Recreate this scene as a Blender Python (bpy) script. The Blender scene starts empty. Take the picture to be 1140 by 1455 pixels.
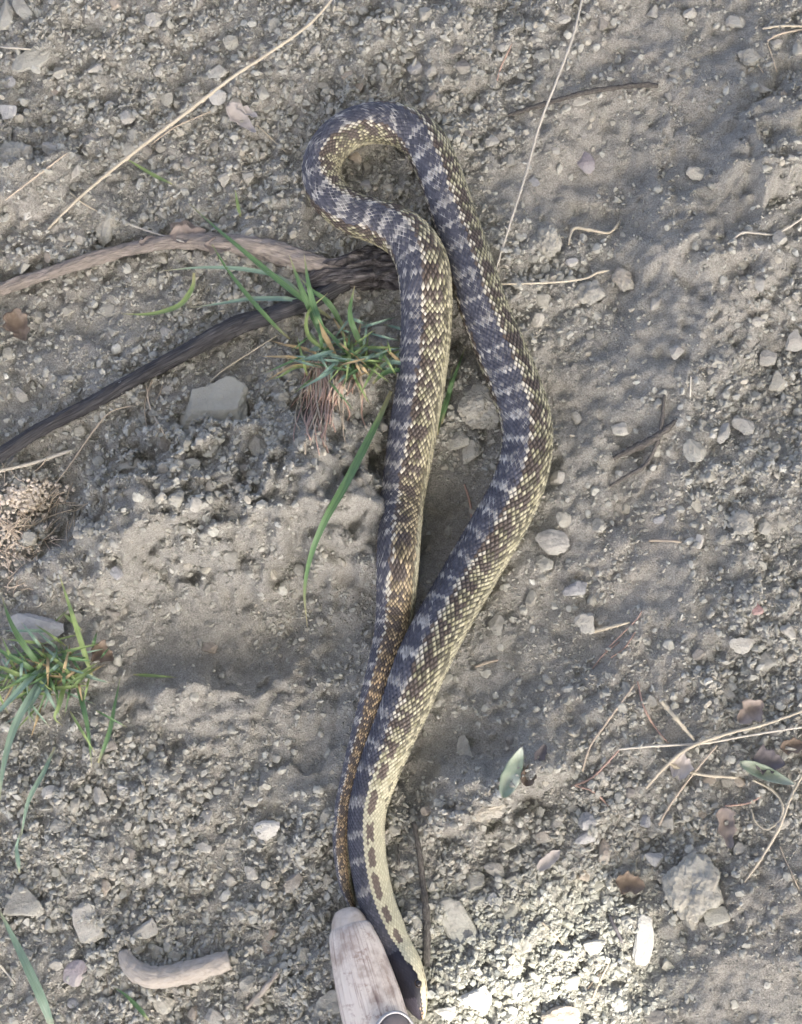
import bpy, math, random
import numpy as np
from mathutils import Vector, Matrix, noise as mnoise

random.seed(11)
RNG = np.random.default_rng(11)
S = 0.0005                      # metres per photograph pixel at the middle of the ground
CX, CY = 570.0, 727.5
scene = bpy.context.scene
col = scene.collection

# ------------------------------------------------------------------ camera
TILT = math.radians(13.0)
DIST = 1.20
cam_data = bpy.data.cameras.new("camera")
cam = bpy.data.objects.new("camera", cam_data)
col.objects.link(cam)
CAM = np.array([0.0, -DIST * math.sin(TILT), DIST * math.cos(TILT)])
cam.location = CAM
cam.rotation_euler = (TILT, 0, 0)
cam_data.sensor_fit = 'VERTICAL'
cam_data.angle = 2 * math.atan(1455 * S / 2 / DIST)
cam_data.clip_start = 0.02
cam_data.clip_end = 500
scene.camera = cam
scene.cycles.filter_width = 1.6

# ------------------------------------------------------------------ light
SUN_EL = math.radians(50)
SUN_AZ = math.radians(150)      # clockwise from +Y
SUN_DIR = np.array([math.sin(SUN_AZ) * math.cos(SUN_EL), math.cos(SUN_AZ) * math.cos(SUN_EL), math.sin(SUN_EL)])
world = bpy.data.worlds.new("World")
scene.world = world
world.use_nodes = True
wn = world.node_tree
wn.nodes.clear()
sky = wn.nodes.new('ShaderNodeTexSky')
sky.sky_type = 'NISHITA'
sky.sun_disc = False
sky.sun_elevation = SUN_EL
sky.sun_rotation = SUN_AZ
sky.air_density = 0.2
sky.dust_density = 4.0
sky.ozone_density = 0.0
bg = wn.nodes.new('ShaderNodeBackground')
bg.inputs['Strength'].default_value = 0.15
wo = wn.nodes.new('ShaderNodeOutputWorld')
wn.links.new(sky.outputs[0], bg.inputs['Color'])
wn.links.new(bg.outputs[0], wo.inputs['Surface'])
sun_data = bpy.data.lights.new("sun", 'SUN')
sun_data.energy = 2.0
sun_data.angle = math.radians(0.53)
sun_data.color = (1.0, 0.96, 0.9)
sun = bpy.data.objects.new("sun", sun_data)
col.objects.link(sun)
sun.rotation_euler = Vector(SUN_DIR).to_track_quat('Z', 'Y').to_euler()
vs = scene.view_settings
vs.view_transform = 'Standard'
vs.look = 'None'
vs.gamma = 1.0
vs.use_curve_mapping = False
vs.exposure = 3.1

# ------------------------------------------------------------------ noise
def hsh(ix, iy, seed):
    ix = ix.astype(np.int64); iy = iy.astype(np.int64)
    h = (ix * 374761393 + iy * 668265263 + seed * 974711) & 0xffffffff
    h = ((h ^ (h >> 13)) * 1274126177) & 0xffffffff
    h = ((h ^ (h >> 16)) * 2246822519) & 0xffffffff
    return (h ^ (h >> 15)) / 4294967296.0

def vn(x, y, size, seed):
    x = x / size; y = y / size
    ix = np.floor(x); iy = np.floor(y)
    fx = x - ix; fy = y - iy
    ux = fx * fx * fx * (fx * (fx * 6 - 15) + 10); uy = fy * fy * fy * (fy * (fy * 6 - 15) + 10)
    a = hsh(ix, iy, seed); b = hsh(ix + 1, iy, seed); c = hsh(ix, iy + 1, seed); d = hsh(ix + 1, iy + 1, seed)
    return (a + (b - a) * ux) * (1 - uy) + (c + (d - c) * ux) * uy     # 0..1

def worley(x, y, size, seed):
    """rounded lumps, 1 at a lump's middle, 0 between lumps; and the lump's own random number"""
    x = x / size; y = y / size
    ix = np.floor(x); iy = np.floor(y)
    best = np.full(x.shape, 9.0); rid = np.zeros(x.shape)
    for dx in (-1, 0, 1):
        for dy in (-1, 0, 1):
            cx_ = ix + dx; cy_ = iy + dy
            px = cx_ + hsh(cx_, cy_, seed); py = cy_ + hsh(cx_, cy_, seed + 1)
            r = hsh(cx_, cy_, seed + 2)
            d = np.hypot(px - x, py - y) / (0.55 + 0.6 * r)
            m = d < best
            best = np.where(m, d, best); rid = np.where(m, r, rid)
    return np.clip(1 - best * best, 0, 1), rid

# ------------------------------------------------------------------ pixel <-> ground
SN, CS = math.sin(TILT), math.cos(TILT)
def ray(px, py):
    a = (px - CX) * S; b = (CY - py) * S
    # camera axes: right = x, up = (0, cos, sin), forward = (0, sin, -cos)
    return np.stack([a + 0 * b, b * CS + DIST * SN, b * SN - DIST * CS], -1)

def at_z(px, py, z):
    r = ray(np.asarray(px, float), np.asarray(py, float))
    t = (z - CAM[2]) / r[..., 2]
    return CAM[0] + t * r[..., 0], CAM[1] + t * r[..., 1]

def to_px(x, y, z=0.0):
    rx = x - CAM[0]; ry = y - CAM[1]; rz = z - CAM[2]
    f = ry * SN - rz * CS
    u = ry * CS + rz * SN
    return CX + rx / f * DIST / S, CY - u / f * DIST / S

# hand-read relief: px, py, rx, ry, angle(deg, clockwise in picture), height mm, sharp
RELIEF = [
    (420, 745, 60, 55, 20, 9, 4.5), (215, 735, 75, 50, -10, 8, 4.5), (330, 800, 80, 32, -14, 8, 4.5), (470, 690, 50, 40, 0, 7, 4.0), (905, 150, 90, 60, 0, 5, 3.0), (960, 330, 50, 70, 10, 5, 3.5), (1010, 500, 60, 40, 0, 5, 3.5), (600, 40, 70, 40, 0, 5, 3.5),
    (320, 700, 190, 100, -12, 19, 4.5), (235, 930, 170, 75, 12, -8, 1.3), (150, 800, 80, 45, 15, 10, 3.5), (430, 905, 90, 60, 0, -8, 1.5),
    (510, 770, 80, 70, 0, 14, 4.5), (470, 620, 60, 90, 0, 8, 2.0), (330, 985, 110, 38, -18, 5, 2.0),
    (1000, 430, 75, 190, 14, 6, 1.6), (1080, 150, 110, 130, 0, 6, 1.6), (1085, 225, 58, 44, 0, 14, 4.0),
    (850, 330, 60, 120, 10, -5, 1.3), (640, 760, 55, 90, 12, -11, 1.6), (655, 500, 22, 60, 8, -14, 1.6),
    (690, 1120, 95, 55, -28, 12, 4.5), (810, 1030, 100, 40, -40, 5, 2.0), (760, 1260, 190, 110, 0, -6, 1.5),
    (1080, 1340, 110, 110, 0, 6, 2.0), (985, 1270, 60, 60, 0, 4, 2.0), (860, 560, 140, 120, 0, 4, 1.5),
    (100, 760, 100, 80, 0, -6, 1.5), (60, 940, 120, 90, 0, 9, 1.8), (250, 1280, 260, 130, 0, -5, 1.4),
    (480, 520, 85, 55, 0, 12, 1.8), (30, 235, 70, 60, 0, 9, 2.2), (520, 240, 45, 38, 0, -9, 1.5),
    (700, 60, 150, 60, 0, 4, 1.4), (130, 430, 170, 50, -12, -4, 1.4), (1000, 720, 120, 60, -20, 5, 1.6),
    (930, 880, 130, 70, 10, 5, 1.5), (520, 1050, 60, 140, 15, 4, 1.6),
]
def H_base(x, y):
    x = np.asarray(x, float); y = np.asarray(y, float)
    z = (vn(x, y, 0.23, 3) - 0.5) * 0.022 + (vn(x, y, 0.09, 5) - 0.5) * 0.013 + (vn(x, y, 0.04, 6) - .5) * 0.009
    z = z + (vn(x, y, 2.1, 8) - 0.5) * 0.22 * np.clip(np.hypot(x, y) / 2 - 0.3, 0, 1)
    px, py = to_px(x, y)
    wx = (vn(x, y, 0.03, 21) - .5) * 50 + (vn(x, y, 0.012, 22) - .5) * 34 + (vn(x, y, .0055, 25) - .5) * 16
    wy = (vn(x, y, 0.03, 23) - .5) * 50 + (vn(x, y, 0.012, 24) - .5) * 34 + (vn(x, y, .0055, 26) - .5) * 16
    qx = px + wx; qy = py + wy
    for (cx, cy, rx, ry, an, h, sh) in RELIEF:
        a = math.radians(an); c, s = math.cos(a), math.sin(a)
        dx = qx - cx; dy = qy - cy
        u = (dx * c + dy * s) / rx; v = (-dx * s + dy * c) / ry
        z = z + h * 0.0014 * np.exp(-np.power(u * u + v * v + 1e-9, sh * 0.75))
    return z

# crumbliness: px, py, r, amount
CRUMB = [
    (800, 560, 110, -.55), (960, 470, 100, -.55), (250, 925, 140, -.42), (440, 990, 120, -.4), (1000, 330, 90, -.4),
    (700, 1010, 110, -.6), (620, 760, 70, -.5), (1085, 1330, 110, -.5), (500, 760, 80, -.6), (860, 230, 90, -.35),
    (980, 840, 100, -.3), (330, 790, 100, .1), (720, 900, 90, -.4), (820, 170, 80, -.2), (1080, 1440, 90, -.4), (480, 1120, 80, -.3),
    (150, 430, 90, -.15), (640, 130, 60, -.35), (950, 230, 90, -.3),
    (320, 725, 130, -.12), (300, 640, 90, .2), (350, 200, 260, .35), (100, 100, 160, .3), (300, 1270, 240, .4), (780, 1250, 170, .45), (540, 240, 70, .5),
    (1000, 640, 120, .2), (690, 110, 130, .25), (1090, 960, 120, .3), (290, 640, 130, .35), (900, 600, 90, .2), (760, 480, 70, .3),
    (110, 1200, 130, .4), (800, 1400, 150, .45), (1060, 560, 90, .25), (450, 180, 120, .3), (640, 620, 60, .4), (1000, 1150, 120, .3),
]
def crumb(x, y):
    px, py = to_px(x, y)
    d = 0.60 + (vn(x, y, 0.06, 31) - .5) * 0.8 + (vn(x, y, 0.02, 32) - .5) * 0.5
    for (cx, cy, r, a) in CRUMB:
        d = d + a * np.exp(-((px - cx) ** 2 + (py - cy) ** 2) / (r * r))
    return np.clip(d, 0, 1)

def H(x, y):
    x = np.asarray(x, float); y = np.asarray(y, float)
    z = H_base(x, y)
    d = crumb(x, y)
    px, py = to_px(x, y)
    m = 1.0
    for (cx, cy, rx, ry, a) in ((310, 715, 185, 95, 2.4), (505, 710, 85, 120, 1.6), (1085, 220, 75, 60, 1.4), (690, 1125, 85, 50, 1.6), (325, 985, 110, 42, 1.6), (45, 240, 70, 60, 1.2), (130, 800, 90, 50, 1.6), (1000, 420, 70, 140, .8)):
        m = m + a * np.exp(-(((px - cx) / rx) ** 2 + ((py - cy) / ry) ** 2) ** 1.5)
    wx = (vn(x, y, .02, 81) - .5) * .03; wy = (vn(x, y, .02, 82) - .5) * .03
    w0, r0 = worley(x + wx, y + wy, 0.052, 38)
    z = z + np.minimum(w0 * 1.6, 1) * np.clip(r0 - .35 + .2 * (m - 1), 0, 1) * .011 * np.minimum(m, 2.0) * np.clip(.35 + vn(x, y, .15, 83) - .2, 0, 1)
    g = np.clip(m - 1, 0, 2.2)
    for (sz_, a_, sd_) in ((.034, .0075, 101), (.017, .0045, 102), (.0085, .0024, 103)):
        z = z + a_ * g * (.5 - np.abs(2 * vn(x + wx, y + wy, sz_, sd_) - 1)) 
    w1, r1 = worley(x, y, 0.017, 41)
    w2, r2 = worley(x, y, 0.0075, 44)
    w3, r3 = worley(x, y, 0.0036, 47)
    z = z + w1 * (0.0012 + 0.0052 * d) * np.minimum(m, 1.7) * (0.2 + r1) + w2 * (0.0007 + 0.0036 * d) * (0.2 + r2) + w3 * (0.0004 + 0.0016 * d) * (.3 + r3)
    z = z + (vn(x, y, 0.011, 51) - .5) * 0.0040 + (vn(x, y, 0.0055, 52) - .5) * 0.0022
    return z

_t = np.random.default_rng(2).uniform(-.35, .35, (2, 3000))
_k = np.polyfit(crumb(*_t), H(*_t) - H_base(*_t), 1)
def H_mean(x, y):
    """the ground with its small lumps averaged out"""
    return H_base(x, y) + _k[0] * crumb(x, y) + _k[1]

def ground_at(px, py, h=0.0, fine=False):
    """world points seen at the pixels, h metres above the ground"""
    f = H if fine else H_mean
    one = np.ndim(px) == 0
    px = np.atleast_1d(np.asarray(px, float)); py = np.atleast_1d(np.asarray(py, float))
    z = np.zeros(len(px))
    for _ in range(3):
        x, y = at_z(px, py, z)
        z = f(x, y) + h
    x, y = at_z(px, py, z)
    p = np.stack([x, y, z], -1)
    return p[0] if one else p

# ------------------------------------------------------------------ materials
def new_mat(name):
    m = bpy.data.materials.new(name); m.use_nodes = True
    nt = m.node_tree
    b = nt.nodes['Principled BSDF']
    return m, nt, b

def nd(nt, kind, **kw):
    n = nt.nodes.new(kind)
    for k, v in kw.items():
        setattr(n, k, v)
    return n

def noise_node(nt, scale, detail=4, rough=0.6, coord='Object'):
    t = nt.nodes.get('tc') or nd(nt, 'ShaderNodeTexCoord', name='tc')
    n = nd(nt, 'ShaderNodeTexNoise')
    n.inputs['Scale'].default_value = scale; n.inputs['Detail'].default_value = detail; n.inputs['Roughness'].default_value = rough
    nt.links.new(t.outputs[coord], n.inputs['Vector'])
    return n

def ramp(nt, src, stops):
    r = nd(nt, 'ShaderNodeValToRGB')
    e = r.color_ramp.elements
    while len(e) < len(stops): e.new(0.5)
    for i, (p, c) in enumerate(stops):
        e[i].position = p; e[i].color = (*c, 1)
    nt.links.new(src, r.inputs['Fac'])
    return r

def mix(nt, fac, a, b, blend='MIX'):
    m = nd(nt, 'ShaderNodeMix', data_type='RGBA', blend_type=blend)
    for key, v in ((0, fac), (6, a), (7, b)):
        if isinstance(v, (int, float)): m.inputs[key].default_value = v
        elif isinstance(v, tuple): m.inputs[key].default_value = (*v, 1)
        else: nt.links.new(v, m.inputs[key])
    return m.outputs[2]

def bump(nt, b, height, dist, strength=1.0, prev=None):
    n = nd(nt, 'ShaderNodeBump')
    n.inputs['Distance'].default_value = dist; n.inputs['Strength'].default_value = strength
    nt.links.new(height, n.inputs['Height'])
    if prev is not None: nt.links.new(prev, n.inputs['Normal'])
    nt.links.new(n.outputs[0], b.inputs['Normal'])
    return n.outputs[0]

def soil_mat():
    m, nt, b = new_mat('soil')
    c1 = ramp(nt, noise_node(nt, 9, 5, .6).outputs[0], [(.3, (.352, .348, .302)), (.5, (.392, .384, .33)), (.68, (.432, .413, .35))])
    c2 = ramp(nt, noise_node(nt, 160, 4, .7).outputs[0], [(.25, (.72, .72, .72)), (.5, (.98, .98, .98)), (.78, (1.22, 1.21, 1.19))])
    c3 = ramp(nt, noise_node(nt, 900, 2, .6).outputs[0], [(.3, (.68, .68, .68)), (.7, (1.28, 1.28, 1.28))])
    c = mix(nt, 1.0, c1.outputs[0], c2.outputs[0], 'MULTIPLY')
    c = mix(nt, 1.0, c, c3.outputs[0], 'MULTIPLY')
    nt.links.new(c, b.inputs['Base Color'])
    b.inputs['Roughness'].default_value = .95
    b.inputs['Specular IOR Level'].default_value = .15
    p = bump(nt, b, noise_node(nt, 330, 5, .8).outputs[0], .0026)
    bump(nt, b, noise_node(nt, 1300, 3, .75).outputs[0], .0014, 1.0, p)
    return m

def stone_mat(name, base, dust=.5, rough=.88, var=.36, scale=60., bmp=.0014, attr=False, objcoord=True):
    m, nt, b = new_mat(name)
    src = base
    if attr:
        a = nd(nt, 'ShaderNodeVertexColor', layer_name='tone'); src = a.outputs[0]
    n1 = noise_node(nt, scale, 4, .65)
    v = ramp(nt, n1.outputs[0], [(.25, (1 - var,) * 3), (.75, (1 + var,) * 3)])
    c = mix(nt, 1.0, src, v.outputs[0], 'MULTIPLY')
    oi = nd(nt, 'ShaderNodeObjectInfo')
    rv = ramp(nt, oi.outputs['Random'], [(0, (.82, .82, .84)), (1, (1.15, 1.13, 1.1))])
    c = mix(nt, 0.0 if attr else 1.0, c, rv.outputs[0], 'MULTIPLY')
    d = ramp(nt, noise_node(nt, scale * .45, 5, .7).outputs[0], [(.42, (0, 0, 0)), (.62, (1, 1, 1))])
    dm = nd(nt, 'ShaderNodeMath', operation='MULTIPLY'); nt.links.new(d.outputs[0], dm.inputs[0]); dm.inputs[1].default_value = min(.9, dust * 1.35)
    c = mix(nt, dm.outputs[0], c, (.325, .324, .272))
    nt.links.new(c, b.inputs['Base Color'])
    b.inputs['Roughness'].default_value = rough
    b.inputs['Specular IOR Level'].default_value = .25
    bump(nt, b, noise_node(nt, scale * 4, 5, .7).outputs[0], bmp)
    return m

SOIL = soil_mat()
GRAVEL = stone_mat('gravel', (.3, .28, .24), dust=.35, scale=220, attr=True, bmp=.0005)
ST = {   # objects are real size; their local units are metres
    'grey': stone_mat('stone_grey', (.31, .305, .25), .55, scale=70),
    'pale': stone_mat('stone_pale', (.36, .352, .297), .4, scale=70),
    'white': stone_mat('stone_white', (.45, .447, .395), .2, scale=90, var=.14),
    'blue': stone_mat('stone_bluish', (.295, .302, .29), .3, scale=70),
    'purple': stone_mat('stone_purplish', (.29, .265, .262), .3, scale=70),
    'tan': stone_mat('stone_tan', (.335, .295, .23), .45, scale=70),
    'dark': stone_mat('stone_dark', (.225, .213, .18), .45, scale=70),
    'green': stone_mat('stone_greenish', (.30, .298, .243), .35, scale=45, var=.2),
    'red': stone_mat('stone_red', (.30, .19, .17), .3, scale=70),
    'clod': stone_mat('dried_clod', (.335, .327, .268), .7, .97, scale=120, var=.35, bmp=.0014),
    'clodwarm': stone_mat('dried_clod_warm', (.355, .33, .262), .5, .97, scale=120, var=.35, bmp=.0014),
}

def simple_mat(name, stops, scale, rough=.6, stretch=None, bmp=0.0, bscale=None, spec=.3, transl=0.0, backtint=None):
    m, nt, b = new_mat(name)
    n = noise_node(nt, scale, 4, .65)
    if stretch:
        mp = nd(nt, 'ShaderNodeMapping'); mp.inputs['Scale'].default_value = stretch
        tc = nt.nodes['tc']; nt.links.new(tc.outputs['UV'], mp.inputs['Vector']); nt.links.new(mp.outputs[0], n.inputs['Vector'])
    r = ramp(nt, n.outputs[0], stops)
    oi = nd(nt, 'ShaderNodeObjectInfo')
    rv = ramp(nt, oi.outputs['Random'], [(0, (.8, .8, .8)), (1, (1.15, 1.15, 1.15))])
    c = mix(nt, 1.0, r.outputs[0], rv.outputs[0], 'MULTIPLY')
    nt.links.new(c, b.inputs['Base Color'])
    b.inputs['Roughness'].default_value = rough
    b.inputs['Specular IOR Level'].default_value = spec
    if bmp:
        bump(nt, b, n.outputs[0], bmp)
    if transl:
        tr = nd(nt, 'ShaderNodeBsdfTranslucent'); nt.links.new(c, tr.inputs['Color'])
        ms = nd(nt, 'ShaderNodeMixShader'); ms.inputs[0].default_value = transl
        out = nt.nodes['Material Output']
        nt.links.new(b.outputs[0], ms.inputs[1]); nt.links.new(tr.outputs[0], ms.inputs[2]); nt.links.new(ms.outputs[0], out.inputs['Surface'])
    return m

def blade_ends(m):
    nt = m.node_tree
    b = nt.nodes['Principled BSDF']
    src = b.inputs['Base Color'].links[0].from_socket
    sep = nd(nt, 'ShaderNodeSeparateXYZ'); nt.links.new(nt.nodes['tc'].outputs['UV'], sep.inputs[0])
    dv = nd(nt, 'ShaderNodeMath', operation='DIVIDE'); nt.links.new(sep.outputs[1], dv.inputs[0]); dv.inputs[1].default_value = 3.0
    tipf = ramp(nt, dv.outputs[0], [(0., (.75,) * 3), (.16, (0,) * 3), (.80, (0,) * 3), (1., (.85,) * 3)])
    c = mix(nt, tipf.outputs[0], src, (.44, .38, .22))
    # midrib and veins along the blade
    wv = nd(nt, 'ShaderNodeMath', operation='SINE'); ml = nd(nt, 'ShaderNodeMath', operation='MULTIPLY'); ml.inputs[1].default_value = 44.
    nt.links.new(sep.outputs[0], ml.inputs[0]); nt.links.new(ml.outputs[0], wv.inputs[0])
    vr = ramp(nt, wv.outputs[0], [(0., (.86,) * 3), (1., (1.12,) * 3)])
    c = mix(nt, 1., c, vr.outputs[0], 'MULTIPLY')
    nt.links.new(c, b.inputs['Base Color'])
    for n_ in nt.nodes:
        if n_.type == 'BSDF_TRANSLUCENT': nt.links.new(c, n_.inputs['Color'])

UVL = (22, 2.2, 1)     # long grain: fast round the tube, slow along it
M = {
    'straw': simple_mat('straw', [(.3, (.34, .30, .205)), (.6, (.48, .435, .32)), (.8, (.56, .52, .41))], 2, .55, (6, 30, 1), .0002),
    'straw_white': simple_mat('straw_white', [(.3, (.42, .39, .30)), (.7, (.58, .55, .45))], 2, .5, (6, 30, 1), .0002),
    'straw_tan': simple_mat('straw_tan', [(.3, (.34, .285, .2)), (.7, (.47, .41, .31))], 2, .6, (6, 30, 1), .0002),
    'root_pink': simple_mat('root_pink', [(.3, (.27, .18, .135)), (.7, (.45, .33, .255))], 2, .7, (6, 30, 1), .0002),
    'twig': simple_mat('twig_bark', [(.3, (.045, .042, .037)), (.5, (.10, .094, .08)), (.66, (.17, .16, .138)), (.8, (.28, .265, .235))], 2, .9, (5, 9, 1), .0012, spec=.1),
    'bark_pale': simple_mat('bark_pale', [(.25, (.10, .088, .074)), (.45, (.22, .195, .16)), (.6, (.31, .275, .23)), (.78, (.42, .385, .335))], 3, .85, (10, 1.4, 1), .0022),
    'bark_dark': simple_mat('bark_dark', [(.25, (.018, .018, .018)), (.45, (.042, .042, .042)), (.60, (.085, .085, .083)), (.74, (.22, .22, .215))], 3, .75, (11, .7, 1), .0016, spec=.25),
    'bark_black': simple_mat('bark_charred', [(.3, (.02, .019, .019)), (.48, (.065, .061, .058)), (.62, (.15, .142, .132)), (.78, (.28, .265, .245))], 3, .85, (13, 1.6, 1), .005, spec=.12),
    'bone': simple_mat('root_dusty', [(.3, (.30, .275, .225)), (.7, (.42, .39, .33))], 2.5, .9, (6, 3, 1), .0014),
    'grass': simple_mat('grass_green', [(.25, (.075, .15, .06)), (.6, (.13, .225, .095)), (.8, (.22, .31, .16))], 2, .42, (3, 1.2, 1), .0001, transl=.25),
    'grass_blue': simple_mat('grass_bluish', [(.25, (.15, .24, .165)), (.6, (.235, .335, .24)), (.8, (.34, .43, .335))], 2, .38, (3, 1.2, 1), .0001, transl=.22),
    'grass_light': simple_mat('grass_light', [(.25, (.16, .25, .08)), (.6, (.26, .34, .13)), (.8, (.36, .40, .2))], 2, .45, (3, 1.2, 1), .0001, transl=.28),
    'grass_dry': simple_mat('grass_dry', [(.25, (.30, .22, .11)), (.6, (.43, .34, .18)), (.8, (.50, .44, .26))], 2, .6, (3, 1.5, 1), .0001, transl=.2),
    'leaf_brown': simple_mat('leaf_brown', [(.25, (.10, .075, .055)), (.5, (.175, .138, .10)), (.75, (.28, .235, .18))], 90, .75, None, .0005, transl=.12),
    'leaf_pink': simple_mat('leaf_pinkish', [(.25, (.17, .14, .115)), (.5, (.245, .21, .175)), (.75, (.33, .29, .245))], 90, .8, None, .0006, transl=.1),
    'leaf_grey': simple_mat('leaf_grey', [(.25, (.30, .28, .25)), (.5, (.40, .37, .325)), (.75, (.49, .455, .4))], 90, .8, None, .0005, transl=.1),
    'leaf_dark': simple_mat('leaf_dark', [(.25, (.09, .085, .085)), (.75, (.17, .155, .15))], 90, .75, None, .0005, transl=.1),
    'leaf_green': simple_mat('leaf_green', [(.25, (.21, .28, .18)), (.5, (.31, .37, .27)), (.7, (.45, .49, .40)), (.8, (.56, .58, .5))], 60, .5, None, .0003, transl=.2),
    'fluff': simple_mat('fluff', [(.3, (.50, .42, .31)), (.7, (.72, .63, .50))], 300, .9, None, 0, transl=.2),
    'fluff_pale': simple_mat('fluff_pale', [(.3, (.66, .59, .47)), (.7, (.82, .77, .66))], 300, .9, None, 0, transl=.4),
    'metal': simple_mat('ferrule_metal', [(.3, (.30, .30, .29)), (.7, (.48, .48, .46))], 80, .5, None, .0002),
    'tree_bark': simple_mat('tree_bark', [(.3, (.07, .055, .04)), (.7, (.17, .14, .11))], 20, .9, None, .01),
    'tree_leaf': simple_mat('tree_leaf', [(.3, (.035, .075, .02)), (.7, (.07, .13, .04))], 3, .5, None, 0, transl=.12),
}
for k_ in ('grass', 'grass_blue', 'grass_light'): blade_ends(M[k_])
M['metal'].node_tree.nodes['Principled BSDF'].inputs['Metallic'].default_value = .9

# ------------------------------------------------------------------ object helpers
def link(name, me, mat=None, parent=None, loc=None):
    o = bpy.data.objects.new(name, me)
    col.objects.link(o)
    if mat is not None and me is not None and not me.materials: me.materials.append(mat)
    if loc is not None: o.location = loc
    if parent is not None: o.parent = parent
    return o

def tag(o, label, cat=None, group=None, kind=None):
    o['label'] = label
    if cat: o['category'] = cat
    if group: o['group'] = group
    if kind: o['kind'] = kind
    return o

def empty(name, loc):
    o = bpy.data.objects.new(name, None); o.empty_display_size = .01
    o.location = loc; col.objects.link(o)
    return o

def fast_mesh(name, v, f, smooth=True, colors=None, attr='tone'):
    """v (n,3), f (m,k) arrays of one face size"""
    v = np.asarray(v, np.float32); f = np.asarray(f, np.int32)
    me = bpy.data.meshes.new(name)
    me.vertices.add(len(v)); me.vertices.foreach_set('co', v.ravel())
    k = f.shape[1]
    me.loops.add(f.size); me.loops.foreach_set('vertex_index', f.ravel())
    me.polygons.add(len(f)); me.polygons.foreach_set('loop_start', np.arange(0, f.size, k, dtype=np.int32))
    me.update(calc_edges=True)
    me.polygons.foreach_set('use_smooth', np.full(len(f), smooth, bool))
    if colors is not None:
        a = me.color_attributes.new(attr, 'FLOAT_COLOR', 'POINT')
        c = np.ones((len(v), 4), np.float32); c[:, :3] = colors
        a.data.foreach_set('color', c.ravel())
    me.validate()
    return me

def spline(P, n):
    """Catmull-Rom through rows of P (any number of columns), n samples"""
    P = np.asarray(P, float)
    if len(P) == 2:
        t = np.linspace(0, 1, n)[:, None]; return P[0] * (1 - t) + P[1] * t
    Q = np.vstack([2 * P[0] - P[1], P, 2 * P[-1] - P[-2]])
    d = np.r_[0, np.cumsum(np.hypot(*(np.diff(P[:, :2], axis=0).T)) + 1e-9)]
    u = np.interp(np.linspace(0, d[-1], n), d, np.arange(len(P)))
    i = np.minimum(u.astype(int), len(P) - 2); t = (u - i)[:, None]
    a, b, c, e = Q[i], Q[i + 1], Q[i + 2], Q[i + 3]
    return .5 * (2 * b + (c - a) * t + (2 * a - 5 * b + 4 * c - e) * t * t + (3 * b - a - 3 * c + e) * t ** 3)

def frames(C, up=(0, 0, 1)):
    T = np.gradient(C, axis=0); T /= np.linalg.norm(T, axis=1)[:, None] + 1e-12
    up = np.broadcast_to(np.asarray(up, float), T.shape)
    N = up - (up * T).sum(1)[:, None] * T
    N /= np.linalg.norm(N, axis=1)[:, None] + 1e-12
    return T, N, np.cross(T, N)

def tube_mesh(name, C, R, sides=10, rough=0.0, groove=0.0, seed=0, squash=1.0, up=(0, 0, 1)):
    C = np.asarray(C, float); R = np.asarray(R, float)
    n = len(C)
    T, N, B = frames(C, up)
    th = np.arange(sides) / sides * 2 * math.pi
    L = np.r_[0, np.cumsum(np.linalg.norm(np.diff(C, axis=0), axis=1))]
    A, Lg = np.meshgrid(th, L)
    rr = R[:, None] * np.ones(sides)
    if rough:
        x = np.cos(A); y = np.sin(A)
        nz = (vn(x * 2 + 9 + seed, y * 2 + Lg / R.mean() * .5, .9, 60 + seed) - .5) + .6 * (vn(x * 3 + 5, y * 3 + Lg / R.mean() * 1.3, .5, 61 + seed) - .5)
        rr = rr * (1 + rough * nz)
    if groove:
        rr = rr * (1 - groove * np.clip(vn(A * 2.4 + (vn(Lg, A * 0, .02, 70) - .5) * 2, Lg * 14, .7, 63 + seed) - .45, 0, 1) * 2)
    V = C[:, None, :] + rr[..., None] * (np.cos(A)[..., None] * N[:, None, :] * squash + np.sin(A)[..., None] * B[:, None, :])
    V = V.reshape(-1, 3)
    V = np.vstack([V, C[:1], C[-1:]])
    F = []; UV = []
    for i in range(n - 1):
        for j in range(sides):
            k = (j + 1) % sides
            F.append((i * sides + j, (i + 1) * sides + j, (i + 1) * sides + k, i * sides + k))
            UV += [(j / sides, L[i]), (j / sides, L[i + 1]), ((j + 1) / sides, L[i + 1]), ((j + 1) / sides, L[i])]
    a, b = n * sides, n * sides + 1
    for j in range(sides):
        k = (j + 1) % sides
        F.append((a, j, k)); UV += [(.5, L[0])] + [(j / sides, L[0])] * 2
        F.append((b, (n - 1) * sides + k, (n - 1) * sides + j)); UV += [(.5, L[-1])] + [(j / sides, L[-1])] * 2
    me = bpy.data.meshes.new(name)
    me.from_pydata(V.tolist(), [], F)
    uv = me.uv_layers.new(name='UVMap')
    s = 1 / 0.05                                   # v in units of 5 cm
    uv.data.foreach_set('uv', np.array([(u, v * s) for u, v in UV], np.float32).ravel())
    me.polygons.foreach_set('use_smooth', np.ones(len(F), bool))
    return me

def path3(pts, n, lift=None):
    """pts rows (px, py, r_px, height_px of the axis above the ground) -> world axis and radii"""
    P = spline(np.array(pts, float), n)
    r = np.maximum(P[:, 2], .3) * S
    if P[:, 2].max() > 9: return ground_at(P[:, 0], P[:, 1], P[:, 3] * S), r
    # thin things lie on the tops of the lumps
    C = ground_at(P[:, 0], P[:, 1], 0.0, True)
    k = max(2, n // 8)
    z = C[:, 2]; zp = np.pad(z, k, mode='edge')
    z = np.max([zp[i:i + n] for i in range(2 * k + 1)], axis=0)
    zp = np.pad(z, k, mode='edge'); ker = np.hanning(2 * k + 3)[1:-1]; ker /= ker.sum()
    z = np.convolve(zp, ker, 'valid') + r + np.maximum(P[:, 3] - 7, 0) * S
    x, y = at_z(P[:, 0], P[:, 1], z)
    return np.stack([x, y, z], 1), r

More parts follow.
